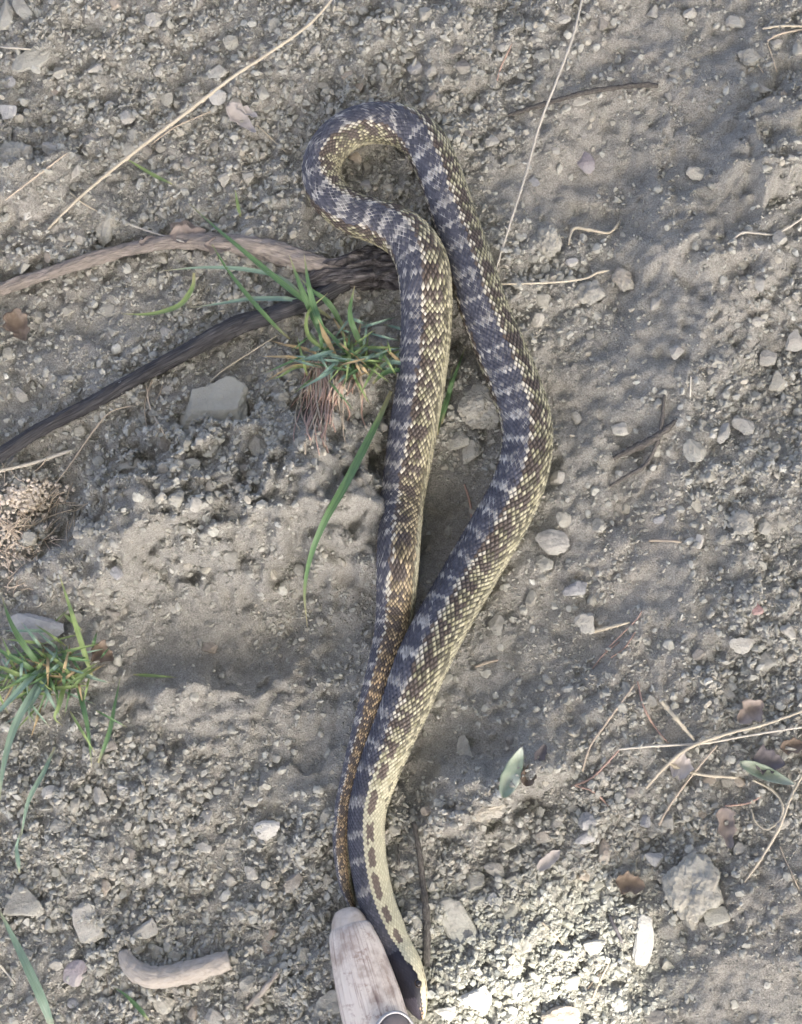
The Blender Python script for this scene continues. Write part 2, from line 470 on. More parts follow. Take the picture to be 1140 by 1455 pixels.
def recentre(me, o_loc):
    v = np.empty(len(me.vertices) * 3, np.float32); me.vertices.foreach_get('co', v)
    v = v.reshape(-1, 3) - np.asarray(o_loc, np.float32); me.vertices.foreach_set('co', v.ravel()); me.update()

# ------------------------------------------------------------------ ground: one sheet, fine under the camera, coarse out to the horizon
def axis(lo, hi, step, far):
    a = list(np.arange(lo, hi, step)); d = step
    p = a[-1]
    right = []
    while p < far: d *= 1.16; p += d; right.append(p)
    p = a[0]; d = step; left = []
    while p > -far: d *= 1.16; p -= d; left.append(p)
    return np.array(left[::-1] + a + right)
gx = axis(-.34, .34, .0018, 60.); gy = axis(-.42, .47, .0018, 60.)
X, Y = np.meshgrid(gx, gy)
Z = H(X.ravel(), Y.ravel())
V = np.stack([X.ravel(), Y.ravel(), Z], 1)
ny, nx = X.shape
idx = np.arange(ny * nx).reshape(ny, nx)
Fq = np.stack([idx[:-1, :-1].ravel(), idx[:-1, 1:].ravel(), idx[1:, 1:].ravel(), idx[1:, :-1].ravel()], 1)
ground = link('ground', fast_mesh('ground', V, Fq), SOIL)
tag(ground, 'dry grey brown crumbly soil slope', kind='structure')

# ------------------------------------------------------------------ rocks
def ico(sub):
    import bmesh
    bm = bmesh.new(); bmesh.ops.create_icosphere(bm, subdivisions=sub, radius=1.0)
    v = np.array([p.co[:] for p in bm.verts]); f = np.array([[q.index for q in p.verts] for p in bm.faces])
    bm.free(); return v, f
ICO = {k: ico(k) for k in (1, 2, 3, 4, 5)}

def rock_dirs(D, seed, planes=10, rough=.05, soft=.05):
    r = random.Random(seed)
    rad = np.full(len(D), 1.35)
    for _ in range(planes):
        n = Vector((r.gauss(0, 1), r.gauss(0, 1), r.gauss(0, 1))).normalized()
        d = r.uniform(.52, 1.0)
        dt = D @ np.array(n)
        q = np.where(dt > .05, d / np.maximum(dt, .05), 9)
        # smooth minimum keeps the edges slightly worn
        h = np.clip(.5 + .5 * (q - rad) / soft, 0, 1)
        rad = q * (1 - h) + rad * h - soft * h * (1 - h)
    off = Vector((seed * 1.7, 3.1, seed * .37))
    nz = np.array([mnoise.fractal(Vector(d) * 2.2 + off, 1.0, 2.0, 5) for d in D])
    return D * (rad * (1 + rough * nz))[:, None]

def clod_dirs(D, seed, rough=.34):
    off = Vector((seed * 2.3, 7.7, seed * .51))
    out = []
    for d in D:
        v = Vector(d)
        a = mnoise.fractal(v * 1.3 + off, 1.0, 2.0, 3)
        b = mnoise.noise(v * 4.5 + off); c = mnoise.noise(v * 10 + off)
        cell = mnoise.voronoi(v * 3.2 + off)[0][0]
        out.append(1 + rough * (a * .9 - cell * .55 + .2 + abs(b) * .35 + c * .16))
    return D * np.array(out)[:, None]

def add_stone(name, px, py, w, h, ang, key, label, cat='stone', shape='rock', thick=.62, sink=.28, seed=None, tilt=0., group=None):
    seed = seed if seed is not None else int(px * 7 + py * 13) % 997
    sub = 5 if max(w, h) > 46 else 4
    D, F = ICO[sub]
    if shape == 'clod': V = clod_dirs(D, seed)
    elif shape == 'round': V = rock_dirs(D, seed, 14, .14, .18)
    elif shape == 'plank':
        q = np.sign(D) * np.abs(D) ** .55
        wob = np.array([mnoise.fractal(Vector(d) * 1.6 + Vector((seed, 2.0, 1.0)), 1.0, 2.0, 4) for d in D])
        V = q * (1 + .16 * wob)[:, None]; V[:, 0] += .35 * V[:, 1] ** 2 * (1 if seed % 2 else -1) * .4
    elif shape == 'slab': V = rock_dirs(D * 1.0, seed, 8, .09, .02)
    else: V = rock_dirs(D, seed, 10, .12, .03)
    ext = V.max(0) - V.min(0); V = (V - (V.max(0) + V.min(0)) / 2) / ext
    t = min(w, h) * thick
    V = V * np.array([w, h, t]) * S
    if tilt:
        V = V @ np.array(Matrix.Rotation(math.radians(tilt), 3, 'Y')).T
    a = math.radians(-ang); c, s = math.cos(a), math.sin(a)
    V = V @ np.array([[c, -s, 0], [s, c, 0], [0, 0, 1]]).T
    p = ground_at(px, py, (t * (.5 - sink)) * S)
    o = link(name, fast_mesh(name, V, F, False), ST[key], loc=p)
    return tag(o, label, cat, group)

STONES = [
    # px, py, w, h, ang, colour, shape, label
    (304, 580, 104, 88, -8, 'green', 'slab', 'largest flat grey green slab lying under the forked branch'),
    (367, 630, 34, 40, 20, 'pale', 'rock', 'pale blocky stone at the lower right of the flat slab'),
    (317, 627, 17, 30, 10, 'blue', 'round', 'small upright bluish stone touching the flat slab'),
    (187, 655, 38, 26, -10, 'pale', 'rock', 'pale lumpy stone left of and below the flat slab'),
    (45, 84, 66, 36, -22, 'green', 'slab', 'flat tan slab near the upper left corner under a short straw'),
    (32, 10, 28, 46, -12, 'grey', 'slab', 'long grey slab cut by the top edge near the left corner'),
    (8, 22, 26, 50, 8, 'grey', 'rock', 'grey stone cut by the upper left corner'),
    (218, 29, 26, 26, 0, 'pale', 'rock', 'pale stone alone on the dirt above the long straw'),
    (328, 61, 24, 22, 0, 'grey', 'round', 'rounded grey stone just above the long straw'),
    (375, 130, 20, 28, 8, 'grey', 'rock', 'upright grey stone just below the long straw'),
    (308, 103, 34, 22, -28, 'pale', 'slab', 'pale oblong stone tucked against the long straw'),
    (308, 138, 30, 26, 15, 'white', 'slab', 'white angular stone at the head of the flat dry sheath'),
    (12, 160, 28, 25, 0, 'white', 'slab', 'bluish white stone at the left edge'),
    (157, 150, 19, 18, 0, 'white', 'rock', 'small white stone with pointed edges far left of the loop'),
    (226, 98, 18, 24, 0, 'pale', 'rock', 'pale upright stone in a row above the long straw'),
    (40, 299, 22, 32, 12, 'white', 'slab', 'white leaf shaped stone below the thin slanting straw'),
    (133, 205, 40, 36, -30, 'clodwarm', 'clod', 'brown rough clod left of the long straw'),
    (20, 228, 62, 62, 0, 'clod', 'clod', 'large soil clod at the left edge above the upper branch'),
    (86, 104, 22, 24, 0, 'grey', 'rock', 'grey stone right of the flat tan slab'),
    (320, 256, 22, 22, 0, 'pale', 'rock', 'pale stone between the long straw and the loop'),
    (150, 322, 34, 60, 10, 'clod', 'clod', 'upright soil clod between straw end and upper branch'),
    (37, 1283, 54, 44, 12, 'grey', 'slab', 'large flat angular stone in the lower left'),
    (124, 1312, 36, 58, -24, 'pale', 'plank', 'long pale stone right of the large lower left stone'),
    (106, 1382, 30, 36, 15, 'purple', 'slab', 'purplish grey slab left of the bent dusty root'),
    (379, 1180, 36, 30, 8, 'white', 'slab', 'bright white triangular stone left of the tail'),
    (72, 1125, 27, 18, -8, 'white', 'rock', 'white stone below the left grass clump'),
    (141, 1131, 26, 22, 20, 'pale', 'rock', 'pale stone right of the white one under the grass clump'),
    (290, 1204, 24, 15, 0, 'pale', 'round', 'oblong pale stone left of the white triangle'),
    (417, 1254, 20, 32, 30, 'dark', 'round', 'dark oval stone leaning near the tail tip'),
    (357, 1240, 18, 22, -20, 'pale', 'rock', 'small pale stone below the white triangle'),
    (464, 1166, 18, 34, 4, 'grey', 'round', 'grey oval stone right beside the tail'),
    (785, 771, 50, 36, 8, 'pale', 'rock', 'large pale stone right of the widest bend'),
    (773, 800, 26, 26, -30, 'grey', 'rock', 'grey stone touching the underside of the large pale stone'),
    (817, 836, 36, 21, 0, 'blue', 'rock', 'bluish oblong stone below the large pale stone'),
    (831, 885, 30, 32, 10, 'pale', 'rock', 'pale blocky stone at the end of a pinkish straw'),
    (850, 746, 25, 22, 0, 'grey', 'rock', 'grey square stone right of the large pale stone'),
    (988, 641, 34, 34, 4, 'grey', 'slab', 'block shaped grey stone alone on the right'),
    (1029, 615, 18, 34, 10, 'pale', 'rock', 'upright pale stone above the block shaped one'),
    (1056, 605, 34, 24, 25, 'pale', 'rock', 'pale wedge stone right of the upright pale one'),
    (1054, 743, 36, 36, 0, 'clod', 'clod', 'round soil lump near the right edge'),
    (1087, 750, 19, 21, 4, 'grey', 'slab', 'small square stone right of the round soil lump'),
    (1091, 509, 27, 26, 0, 'pale', 'rock', 'pale stone in the cluster at the right edge, left member'),
    (1106, 541, 26, 34, 10, 'grey', 'rock', 'grey stone in the right edge cluster, lowest member'),
    (1131, 486, 28, 36, 30, 'pale', 'slab', 'pale slab of the cluster cut by the right edge'),
    (1077, 458, 24, 16, 0, 'pale', 'round', 'small pale stone above the right edge cluster'),
    (1079, 403, 18, 26, 0, 'pale', 'rock', 'pale upright stone on the ridge at right'),
    (1108, 338, 22, 26, 0, 'pale', 'rock', 'pale stone under the crooked straw at the right edge'),
    (1077, 352, 18, 16, 0, 'white', 'rock', 'small white stone left of the crooked straw'),
    (1055, 916, 34, 26, -20, 'pale', 'slab', 'pale slab above the straw tangle near the right edge'),
    (1091, 938, 34, 26, -25, 'grey', 'slab', 'grey slab at the lower right of a pale slab'),
    (1120, 898, 26, 22, 0, 'pale', 'rock', 'pale stone at the right edge above two slabs'),
    (1076, 865, 18, 18, 0, 'red', 'round', 'small reddish stone near the right edge'),
    (989, 246, 30, 22, 6, 'pale', 'slab', 'pale flat stone left of the half buried mound'),
    (833, 232, 27, 36, -22, 'purple', 'slab', 'flat purplish stone on bare dirt right of the straight straw'),
    (790, 211, 16, 22, 0, 'pale', 'rock', 'small pale stone left of the flat purplish one'),
    (1045, 31, 34, 22, 8, 'pale', 'rock', 'pale stone near the top right corner'),
    (1066, 82, 38, 30, 0, 'clod', 'clod', 'soil lump below the pale stone in the top right'),
    (981, 19, 24, 16, -12, 'pale', 'rock', 'pale pebble cut close to the top edge at right'),
    (826, 144, 30, 13, -18, 'pale', 'slab', 'pale oblong stone under the curved dark twig'),
    (700, 201, 22, 15, -15, 'pale', 'slab', 'pale flat stone right of the top of the loop'),
    (718, 65, 26, 14, -35, 'pale', 'slab', 'pale slanting flake left of the straight straw'),
    (801, 27, 24, 15, -10, 'pale', 'rock', 'pale stone left of the top of the straight straw'),
    (1085, 127, 22, 14, 0, 'pale', 'rock', 'pale oblong stone above the half buried mound'),
    (780, 345, 40, 50, 0, 'clod', 'clod', 'rounded soil clod right of the straight straw'),
    (886, 398, 30, 40, -35, 'clodwarm', 'clod', 'tan clod at the tip of the level straw'),
    (838, 416, 46, 40, 0, 'clod', 'clod', 'soil clod under the level straw'),
    (960, 500, 20, 22, 35, 'pale', 'slab', 'pale flake on bare dirt right of the upper bend'),
    (881, 610, 24, 20, 0, 'pale', 'rock', 'pale stone above the forked dark twiglet'),
    (686, 578, 74, 68, 0, 'clod', 'clod', 'large soil clod wedged between the two lengths of the snake'),
    (650, 628, 34, 26, -35, 'grey', 'rock', 'grey stone below the clod between the snake lengths'),
    (668, 642, 26, 34, 20, 'grey', 'rock', 'blocky stone beside the widest bend, inside the loop'),
    (656, 1325, 40, 104, -28, 'pale', 'plank', 'long pale slab pointing to the sunlit patch'),
    (985, 1266, 84, 104, 6, 'clod', 'clod', 'largest rough soil clod in the lower right'),
    (915, 1336, 27, 66, 8, 'white', 'plank', 'upright white stone in the sunlit patch'),
    (684, 1148, 74, 36, -8, 'clodwarm', 'clod', 'soil lump under the small green leaf'),
    (705, 888, 22, 30, 8, 'grey', 'slab', 'flat grey flake right of the lower body'),
    (835, 1167, 26, 26, 0, 'blue', 'rock', 'bluish stone, upper one of a pair'),
    (832, 1189, 28, 20, 0, 'blue', 'rock', 'bluish stone, lower one of a pair'),
    (660, 1065, 20, 40, -6, 'grey', 'rock', 'grey upright stone right of the lower body'),
    (932, 1222, 30, 20, 0, 'white', 'rock', 'white stone left of the largest clod'),
    (675, 1253, 26, 30, 0, 'grey', 'rock', 'grey stone above the long pale slab'),
    (704, 1235, 32, 20, 20, 'pale', 'rock', 'pale stone right above the long pale slab'),
    (797, 1445, 54, 30, 5, 'tan', 'round', 'brown rounded stone at the bottom edge of the sunlit patch'),
    (936, 1450, 40, 26, 0, 'dark', 'round', 'dark rounded stone at the bottom edge'),
    (730, 1374, 24, 22, 20, 'white', 'rock', 'white stone in the middle of the sunlit patch'),
    (733, 1405, 22, 24, 0, 'white', 'rock', 'white block below the middle of the sunlit patch'),
    (678, 1415, 44, 34, 30, 'white', 'rock', 'pale stone right of the snake head in sunlight'),
    (632, 1440, 30, 20, 0, 'white', 'rock', 'pale stone below the snake head in sunlight'),
    (880, 1430, 22, 26, 0, 'white', 'rock', 'white stone low in the sunlit patch at right'),
    (845, 1348, 30, 24, 0, 'pale', 'rock', 'pale block left of the upright white stone'),
    (893, 1312, 20, 22, 0, 'pale', 'round', 'round pale stone above the upright white stone'),
    (860, 1210, 16, 36, 10, 'tan', 'rock', 'narrow tan stone below the bluish pair'),
    (1018, 1302, 34, 24, -15, 'green', 'slab', 'greenish flat stone below the largest clod'),
    (50, 897, 80, 50, 20, 'blue', 'slab', 'pale grey slab behind the left grass clump'),
    (30, 560, 22, 22, 0, 'pale', 'rock', 'pale stone above the lower branch at left'),
    (150, 610, 0, 0, 0, '', '', ''),
    (590, 620, 0, 0, 0, '', '', ''),
    (470, 1430, 60, 40, -15, 'grey', 'slab', 'grey slab left of the wooden handle at the bottom edge'),
    (305, 1444, 28, 22, 0, 'pale', 'rock', 'pale stone at the bottom edge below the bent root'),
    (232, 1428, 30, 26, 20, 'grey', 'rock', 'grey stone just below the bent dusty root'),
    (236, 1390, 0, 0, 0, '', '', ''),
    (206, 1322, 36, 24, -20, 'pale', 'rock', 'pale stone above the bent dusty root'),
    (405, 690, 44, 50, 10, 'clod', 'clod', 'grey soil clod beside the hanging grass blade'),
]
stone_spots = []
for (px, py, w, h, an, key, shape, label) in STONES:
    if not w: continue
    cat = 'clod' if shape == 'clod' else 'stone'
    nm = 'soil_clod' if shape == 'clod' else 'flat_stone' if shape in ('slab', 'plank') else 'stone'
    add_stone(nm, px, py, w, h, an, key, label, cat, shape,
              thick=.34 if shape in ('slab', 'plank') else .62 if shape != 'clod' else .6, sink=.40 if shape == 'clod' else .22 if shape != 'slab' else .15,
              tilt=random.uniform(-9, 9) if shape != 'clod' else 0)
    stone_spots.append((px, py, .5 * max(w, h) + 4))

# loose pebbles: the larger ones single objects, the rest of the gravel one mass
SNAKE_PX = [  # px, py, width px, lift px ; snout first
    (598, 1447, 10, 0), (595, 1437, 24, 1), (590, 1420, 37, 2), (585, 1400, 45, 3), (577, 1376, 46, 2), (563, 1345, 41, 0), (550, 1318, 45, 0), (537, 1285, 46, 0), (528, 1250, 47, 0),
    (521, 1200, 48, 0), (522, 1150, 50, 0), (536, 1100, 56, 0), (555, 1050, 61, 0), (576, 1000, 66, 0), (596, 950, 70, 0), (620, 900, 71, 0), (648, 850, 72, 0),
    (677, 800, 73, 0), (706, 750, 73, 0), (732, 700, 72, 0), (747, 650, 70, 0), (748, 600, 70, 0), (733, 550, 71, 0), (713, 500, 70, 0),
    (692, 450, 68, 0), (676, 400, 65, 0), (660, 350, 63, 0), (643, 300, 62, 0), (626, 250, 62, 2), (607, 208, 62, 4), (581, 184, 61, 5), (551, 175, 60, 5), (518, 177, 58, 5),
    (484, 193, 56, 5), (461, 222, 55, 5), (458, 254, 56, 5), (474, 284, 57, 6), (508, 306, 59, 9), (545, 318, 63, 14), (578, 337, 68, 22), (598, 368, 72, 30), (605, 405, 72, 32), (606, 450, 70, 18),
    (603, 500, 69, 7), (597, 550, 67, 2), (589, 600, 66, 0), (581, 650, 64, 0), (573, 700, 61, 0), (568, 750, 59, 0), (565, 800, 57, 0), (563, 850, 53, 0), (557, 900, 48, 0),
    (544, 950, 43, 0), (530, 1000, 38, 0), (515, 1050, 34, 0), (501, 1100, 29, 0), (489, 1150, 25, 0), (485, 1200, 22, 0), (490, 1250, 18, 0), (497, 1275, 13, 0), (505, 1296, 5, 0)]
SN_D = spline(np.array(SNAKE_PX, float), 400)

def clear_of(px, py, r):
    d = np.hypot(SN_D[:, 0] - px, SN_D[:, 1] - py) - SN_D[:, 2] * .42
    if d.min() < r * .5: return False
    if 470 < px < 600 and py > 1290 and abs(px - (493 + (py - 1300) * .28)) < 48: return False
    for (sx, sy, sr) in stone_spots:
        if (sx - px) ** 2 + (sy - py) ** 2 < (sr + r * .5) ** 2: return False
    return True

REGIONS = [
    (150, 60, "in the upper left corner above the long straw"), (340, 250, "between the long straw and the snake loop"), (70, 270, "left of the lower end of the long straw"),
    (560, 70, "above the snake loop"), (520, 240, "inside the snake loop"), (790, 80, "beside the top of the straight straw"), (1030, 110, "in the upper right corner"),
    (870, 290, "between the straight straw and the right ridge"), (790, 470, "right of the upper bend of the snake"), (1060, 340, "near the crooked straw at the right edge"),
    (1050, 560, "near the block shaped stone at right"), (880, 700, "right of the widest bend of the snake"), (1060, 830, "along the right edge above the straw tangle"),
    (120, 490, "between the arms of the forked branch"), (280, 660, "below the flat slab and the branch"), (460, 680, "below the middle grass clump"), (250, 920, "in the smooth hollow left of the tail"),
    (640, 700, "between the two lengths of the snake"), (720, 960, "right of the lower body of the snake"), (1000, 1100, "among the straw tangle at lower right"), (740, 1220, "right of the thin upright twig"),
    (700, 1390, "in the sunlit patch by the snake head"), (900, 1390, "at the right end of the sunlit patch"), (1070, 1380, "in the lower right corner"), (400, 1120, "left of the tail of the snake"), (110, 1180, "below the left grass clump"),
    (320, 1300, "above the bent dusty root"), (390, 1420, "between the bent root and the handle"), (80, 1400, "in the lower left corner")]
PROTO = []
for k in range(18):
    D, F = ICO[3]
    kind = ('angular', 'rounded', 'flat')[k % 3]
    Vp = rock_dirs(D, 300 + k, 8 if kind != 'rounded' else 14, .09, .02 if kind != 'rounded' else .15)
    e = Vp.max(0) - Vp.min(0); Vp = (Vp - (Vp.max(0) + Vp.min(0)) / 2) / e
    PROTO.append((kind, Vp, F))
PROTO_ME = {}
def proto_mesh(k, key):
    if (k, key) not in PROTO_ME:
        me = fast_mesh('pebble', PROTO[k][1] * .01, PROTO[k][2], False); me.materials.append(ST[key]); PROTO_ME[(k, key)] = me
    return PROTO_ME[(k, key)]

LAND = [(304, 580, "the large flat slab"), (45, 84, "the flat tan slab"), (218, 29, "the pale stone at top left"), (308, 138, "the flat dry sheath"), (12, 160, "the bluish white stone"),
    (133, 205, "the brown clod"), (20, 228, "the left edge clod"), (250, 170, "the long straw"), (410, 60, "the upper end of the long straw"), (37, 1283, "the large lower left stone"), (106, 1382, "the purplish slab"), (379, 1180, "the white triangular stone"),
    (72, 1125, "the white stone under the left grass"), (417, 1254, "the dark oval stone"), (785, 771, "the large pale stone"), (831, 885, "the pale blocky stone"), (988, 641, "the block shaped stone"), (1054, 743, "the round soil lump"),
    (1100, 515, "the right edge stone cluster"), (1076, 865, "the reddish stone"), (1070, 925, "the pair of slabs"), (1085, 225, "the half buried mound"), (833, 232, "the flat purplish stone"), (1045, 31, "the top right pale stone"),
    (826, 132, "the curved dark twig"), (718, 65, "the pale slanting flake"), (780, 345, "the rounded clod"), (840, 330, "the bracket shaped straw"), (1090, 330, "the crooked white straw"), (930, 630, "the hooked twig"),
    (686, 578, "the clod inside the snake fold"), (656, 1325, "the long pale slab"), (985, 1266, "the largest clod"), (915, 1336, "the upright white stone"), (728, 1098, "the small green leaf"), (833, 1178, "the bluish pair"),
    (797, 1445, "the brown bottom edge stone"), (730, 1385, "the sunlit white stones"), (250, 1385, "the bent dusty root"), (525, 1380, "the wooden handle"), (300, 742, "the lumpy bank"), (500, 500, "the middle grass clump"),
    (80, 950, "the left grass clump"), (200, 355, "the upper branch arm"), (170, 550, "the lower branch arm"), (28, 466, "the crumpled brown leaf"), (520, 170, "the snake loop"), (745, 630, "the widest snake bend"), (600, 980, "the lower snake body"), (603, 1270, "the thin upright twig"),
    (1000, 1060, "the straw tangle"), (1032, 1177, "the pinkish dry leaf"), (895, 1256, "the curled tan leaf"), (50, 655, "the bright white straw"), (480, 1180, "the snake tail"), (560, 700, "the tail half of the snake"), (30, 1380, "the broad lower left blade"),
    (780, 160, "the straight straw"), (960, 500, "the pale flake on bare dirt"), (881, 610, "the pale stone by the twigs"), (690, 420, "the upper snake bend"), (640, 30, "the bare top edge"), (1100, 1400, "the lower right corner"), (930, 330, "the right ridge"), (260, 930, "the smooth hollow"), (1110, 1190, "the slanting right edge straw")]
SS = np.array(stone_spots)
n_try = 14000
cpx = RNG.uniform(-150, 1290, n_try); cpy = RNG.uniform(-150, 1600, n_try)
cd = crumb(*at_z(cpx, cpy, 0.0))
csz = np.minimum(9.0 * (1 - RNG.random(n_try) * .97) ** -.30, 25)
ok = RNG.random(n_try) < (.06 + .9 * cd ** 1.6) * (.25 + 1.4 * vn(*at_z(cpx, cpy, 0.0), .035, 97))
dsn = np.full(n_try, 1e9)
for q in range(0, len(SN_D), 2):
    dsn = np.minimum(dsn, np.hypot(SN_D[q, 0] - cpx, SN_D[q, 1] - cpy) - SN_D[q, 2] * .42)
ok &= dsn > csz * .5
ok &= ~((cpy > 1285) & (np.abs(cpx - (493 + (cpy - 1300) * .28)) < 50))
for (sx, sy, sr) in SS:
    ok &= (sx - cpx) ** 2 + (sy - cpy) ** 2 > (sr * .85 + csz * .5) ** 2
cpx, cpy, csz = cpx[ok], cpy[ok], csz[ok]
order = np.argsort(-csz)
take = []
grid = {}
for q in order:            # larger first, no two overlapping
    gx0, gy0 = int(cpx[q] // 26), int(cpy[q] // 26)
    clash = False
    for a in (-1, 0, 1):
        for b in (-1, 0, 1):
            for w in grid.get((gx0 + a, gy0 + b), ()):
                if (cpx[w] - cpx[q]) ** 2 + (cpy[w] - cpy[q]) ** 2 < (.46 * (csz[w] + csz[q])) ** 2: clash = True
    if not clash:
        grid.setdefault((gx0, gy0), []).append(q); take.append(q)
cand = [(csz[q], cpx[q], cpy[q]) for q in take]
mass = []
singles = []
for (sz, px, py) in cand:
    if 4 < px < 1136 and 4 < py < 1451 and len(singles) < 200: singles.append((sz, px, py))
    else: mass.append((sz, px, py))
n_single = len(singles)
info = []
for (sz, px, py) in singles:
    k = random.randrange(len(PROTO))
    key = random.choices(['grey', 'pale', 'dark', 'tan', 'blue', 'white'], [50, 20, 10, 11, 7, 2])[0]
    p = ground_at(px, py, sz * .03 * S, True)
    o = link('pebble', proto_mesh(k, key), loc=p)
    kind = PROTO[k][0]
    asp = random.uniform(.65, 1.0)
    o.scale = (sz * S * 100, sz * asp * S * 100, sz * asp * (.75 if kind != 'flat' else .42) * S * 100)
    o.rotation_euler = (random.uniform(-.3, .3), random.uniform(-.3, .3), random.uniform(0, 6.28))
    tone = {'grey': 'grey', 'pale': 'pale grey', 'dark': 'dark grey', 'tan': 'tan', 'blue': 'bluish grey', 'white': 'whitish'}[key]
    L_ = min(LAND, key=lambda r: (r[0] - px) ** 2 + (r[1] - py) ** 2)
    dx, dy = px - L_[0], py - L_[1]
    w_ = ('right of' if dx > 0 else 'left of') if abs(dx) > 1.4 * abs(dy) else ('below' if dy > 0 else 'above') if abs(dy) > 1.4 * abs(dx) else \
        ('below and ' if dy > 0 else 'above and ') + ('right of' if dx > 0 else 'left of')
    info.append([o, f"small {tone} {kind} pebble", w_, L_[2], math.hypot(dx, dy)])
by = {}
for r in info: by.setdefault((r[1], r[2], r[3]), []).append(r)
for rs in by.values():
    rs.sort(key=lambda r: r[4])
    for q, r in enumerate(rs):
        pre = '' if len(rs) == 1 else 'just ' if q == 0 else 'farther ' if q == 1 else 'farthest '
        lab = f"{r[1]} {pre}{r[2]} {r[3]}"
        tag(r[0], lab, 'pebble', lab if len(rs) > 2 and q else 'loose pebbles on the dirt')

def tones(n):
    base = np.array([(.306, .306, .256), (.35, .352, .30), (.264, .263, .217), (.33, .313, .25), (.295, .303, .268), (.40, .405, .352)])
    k = RNG.choice(6, n, p=[.50, .16, .17, .12, .04, .01])
    return base[k] * RNG.uniform(.82, 1.18, (n, 1))

def rots(n, tilt):
    a = RNG.uniform(0, 2 * math.pi, n); b = RNG.normal(0, tilt, n); c = RNG.normal(0, tilt, n)
    ca, sa, cb, sb, cc, sc = np.cos(a), np.sin(a), np.cos(b), np.sin(b), np.cos(c), np.sin(c)
    z = np.zeros(n); o = np.ones(n)
    Rz = np.stack([ca, -sa, z, sa, ca, z, z, z, o], 1).reshape(n, 3, 3)
    Rx = np.stack([o, z, z, z, cb, -sb, z, sb, cb], 1).reshape(n, 3, 3)
    Ry = np.stack([cc, z, sc, z, o, z, -sc, z, cc], 1).reshape(n, 3, 3)
    return Rz @ Rx @ Ry

# medium pebbles of the mass
D2, F2 = ICO[2]
variants = []
for k in range(24):
    v = rock_dirs(D2, 500 + k, 7, .14, .02); e = v.max(0) - v.min(0); variants.append((v - (v.max(0) + v.min(0)) / 2) / e)
variants = np.array(variants)
mm = np.array(mass)
n = len(mm)
mx, my = at_z(mm[:, 1], mm[:, 2], 0.0)
mz = H(mx, my)
sz = mm[:, 0] * S
sc3 = np.stack([sz, sz * RNG.uniform(.65, 1, n), sz * RNG.uniform(.4, .75, n)], 1)
vv = variants[RNG.integers(0, 24, n)] * sc3[:, None, :]
vv = np.einsum('nij,nkj->nki', rots(n, .25), vv) + np.stack([mx, my, mz + sz * .05], 1)[:, None, :]
V1 = vv.reshape(-1, 3); F1 = (F2[None] + (np.arange(n) * len(D2))[:, None, None]).reshape(-1, 3)
C1 = np.repeat(tones(n), len(D2), 0)

# crumbs (chips of 20 faces) and grit (8 faces)
OCT_V = np.array([(1, 0, 0), (-1, 0, 0), (0, 1, 0), (0, -1, 0), (0, 0, 1), (0, 0, -1)], float)
OCT_F = np.array([(0, 2, 4), (2, 1, 4), (1, 3, 4), (3, 0, 4), (2, 0, 5), (1, 2, 5), (3, 1, 5), (0, 3, 5)])
def scatter(N0, D1, F0, lo, dens, smin, pw, smax, lift, dull):
    px = RNG.uniform(-75, 1215, N0); py = RNG.uniform(-75, 1530, N0)
    x, y = at_z(px, py, 0.0)
    d = crumb(x, y)
    clumpy = vn(x, y, .018, 95)
    ds = np.full(N0, 1e9)
    for q in range(0, len(SN_D), 3): ds = np.minimum(ds, np.hypot(SN_D[q, 0] - px, SN_D[q, 1] - py) - SN_D[q, 2] * .5)
    keep = RNG.random(N0) < (lo + dens * d) * (.45 + 1.1 * clumpy) + .55 * np.exp(-((ds - 3) / 10) ** 2)
    keep &= ds > -14
    x, y, d = x[keep], y[keep], d[keep]
    n = len(x)
    sz = np.minimum(smin * (1 - RNG.random(n) * .985) ** pw * (.6 + .65 * d), smax) * S
    z = H(x, y)
    jit = D1[None] * RNG.uniform(.55, 1.2, (n, len(D1), 1)) * .5
    sc3 = np.stack([sz * RNG.uniform(.9, 1.35, n), sz * RNG.uniform(.5, 1, n), sz * RNG.uniform(.35, .9, n)], 1)
    vv = np.einsum('nij,nkj->nki', rots(n, .5), jit * sc3[:, None, :]) + np.stack([x, y, z + sz * RNG.uniform(0, lift, n)], 1)[:, None, :]
    return vv.reshape(-1, 3), (F0[None] + (np.arange(n) * len(D1))[:, None, None]).reshape(-1, 3), np.repeat(tones(n) * dull, len(D1), 0)
parts = [(V1, F1, C1), scatter(70000, *ICO[1], .10, .62, 5.0, -.26, 14, .40, 1.0), scatter(112000, OCT_V, OCT_F, .58, .25, 2.6, -.2, 5, .35, 1.02)]
off = 0; Fs_ = []
for (v_, f_, c_) in parts: Fs_.append(f_ + off); off += len(v_)
gm = fast_mesh('gravel', np.vstack([p[0] for p in parts]), np.vstack(Fs_), smooth=False, colors=np.vstack([p[2] for p in parts]))
n = sum(len(f) for f in Fs_)
g = link('gravel', gm, GRAVEL)
tag(g, 'fine grey soil crumbs and grit strewn over the ground', 'gravel', kind='stuff')
print('crumbs', n, 'mass', len(mm), 'single', n_single)

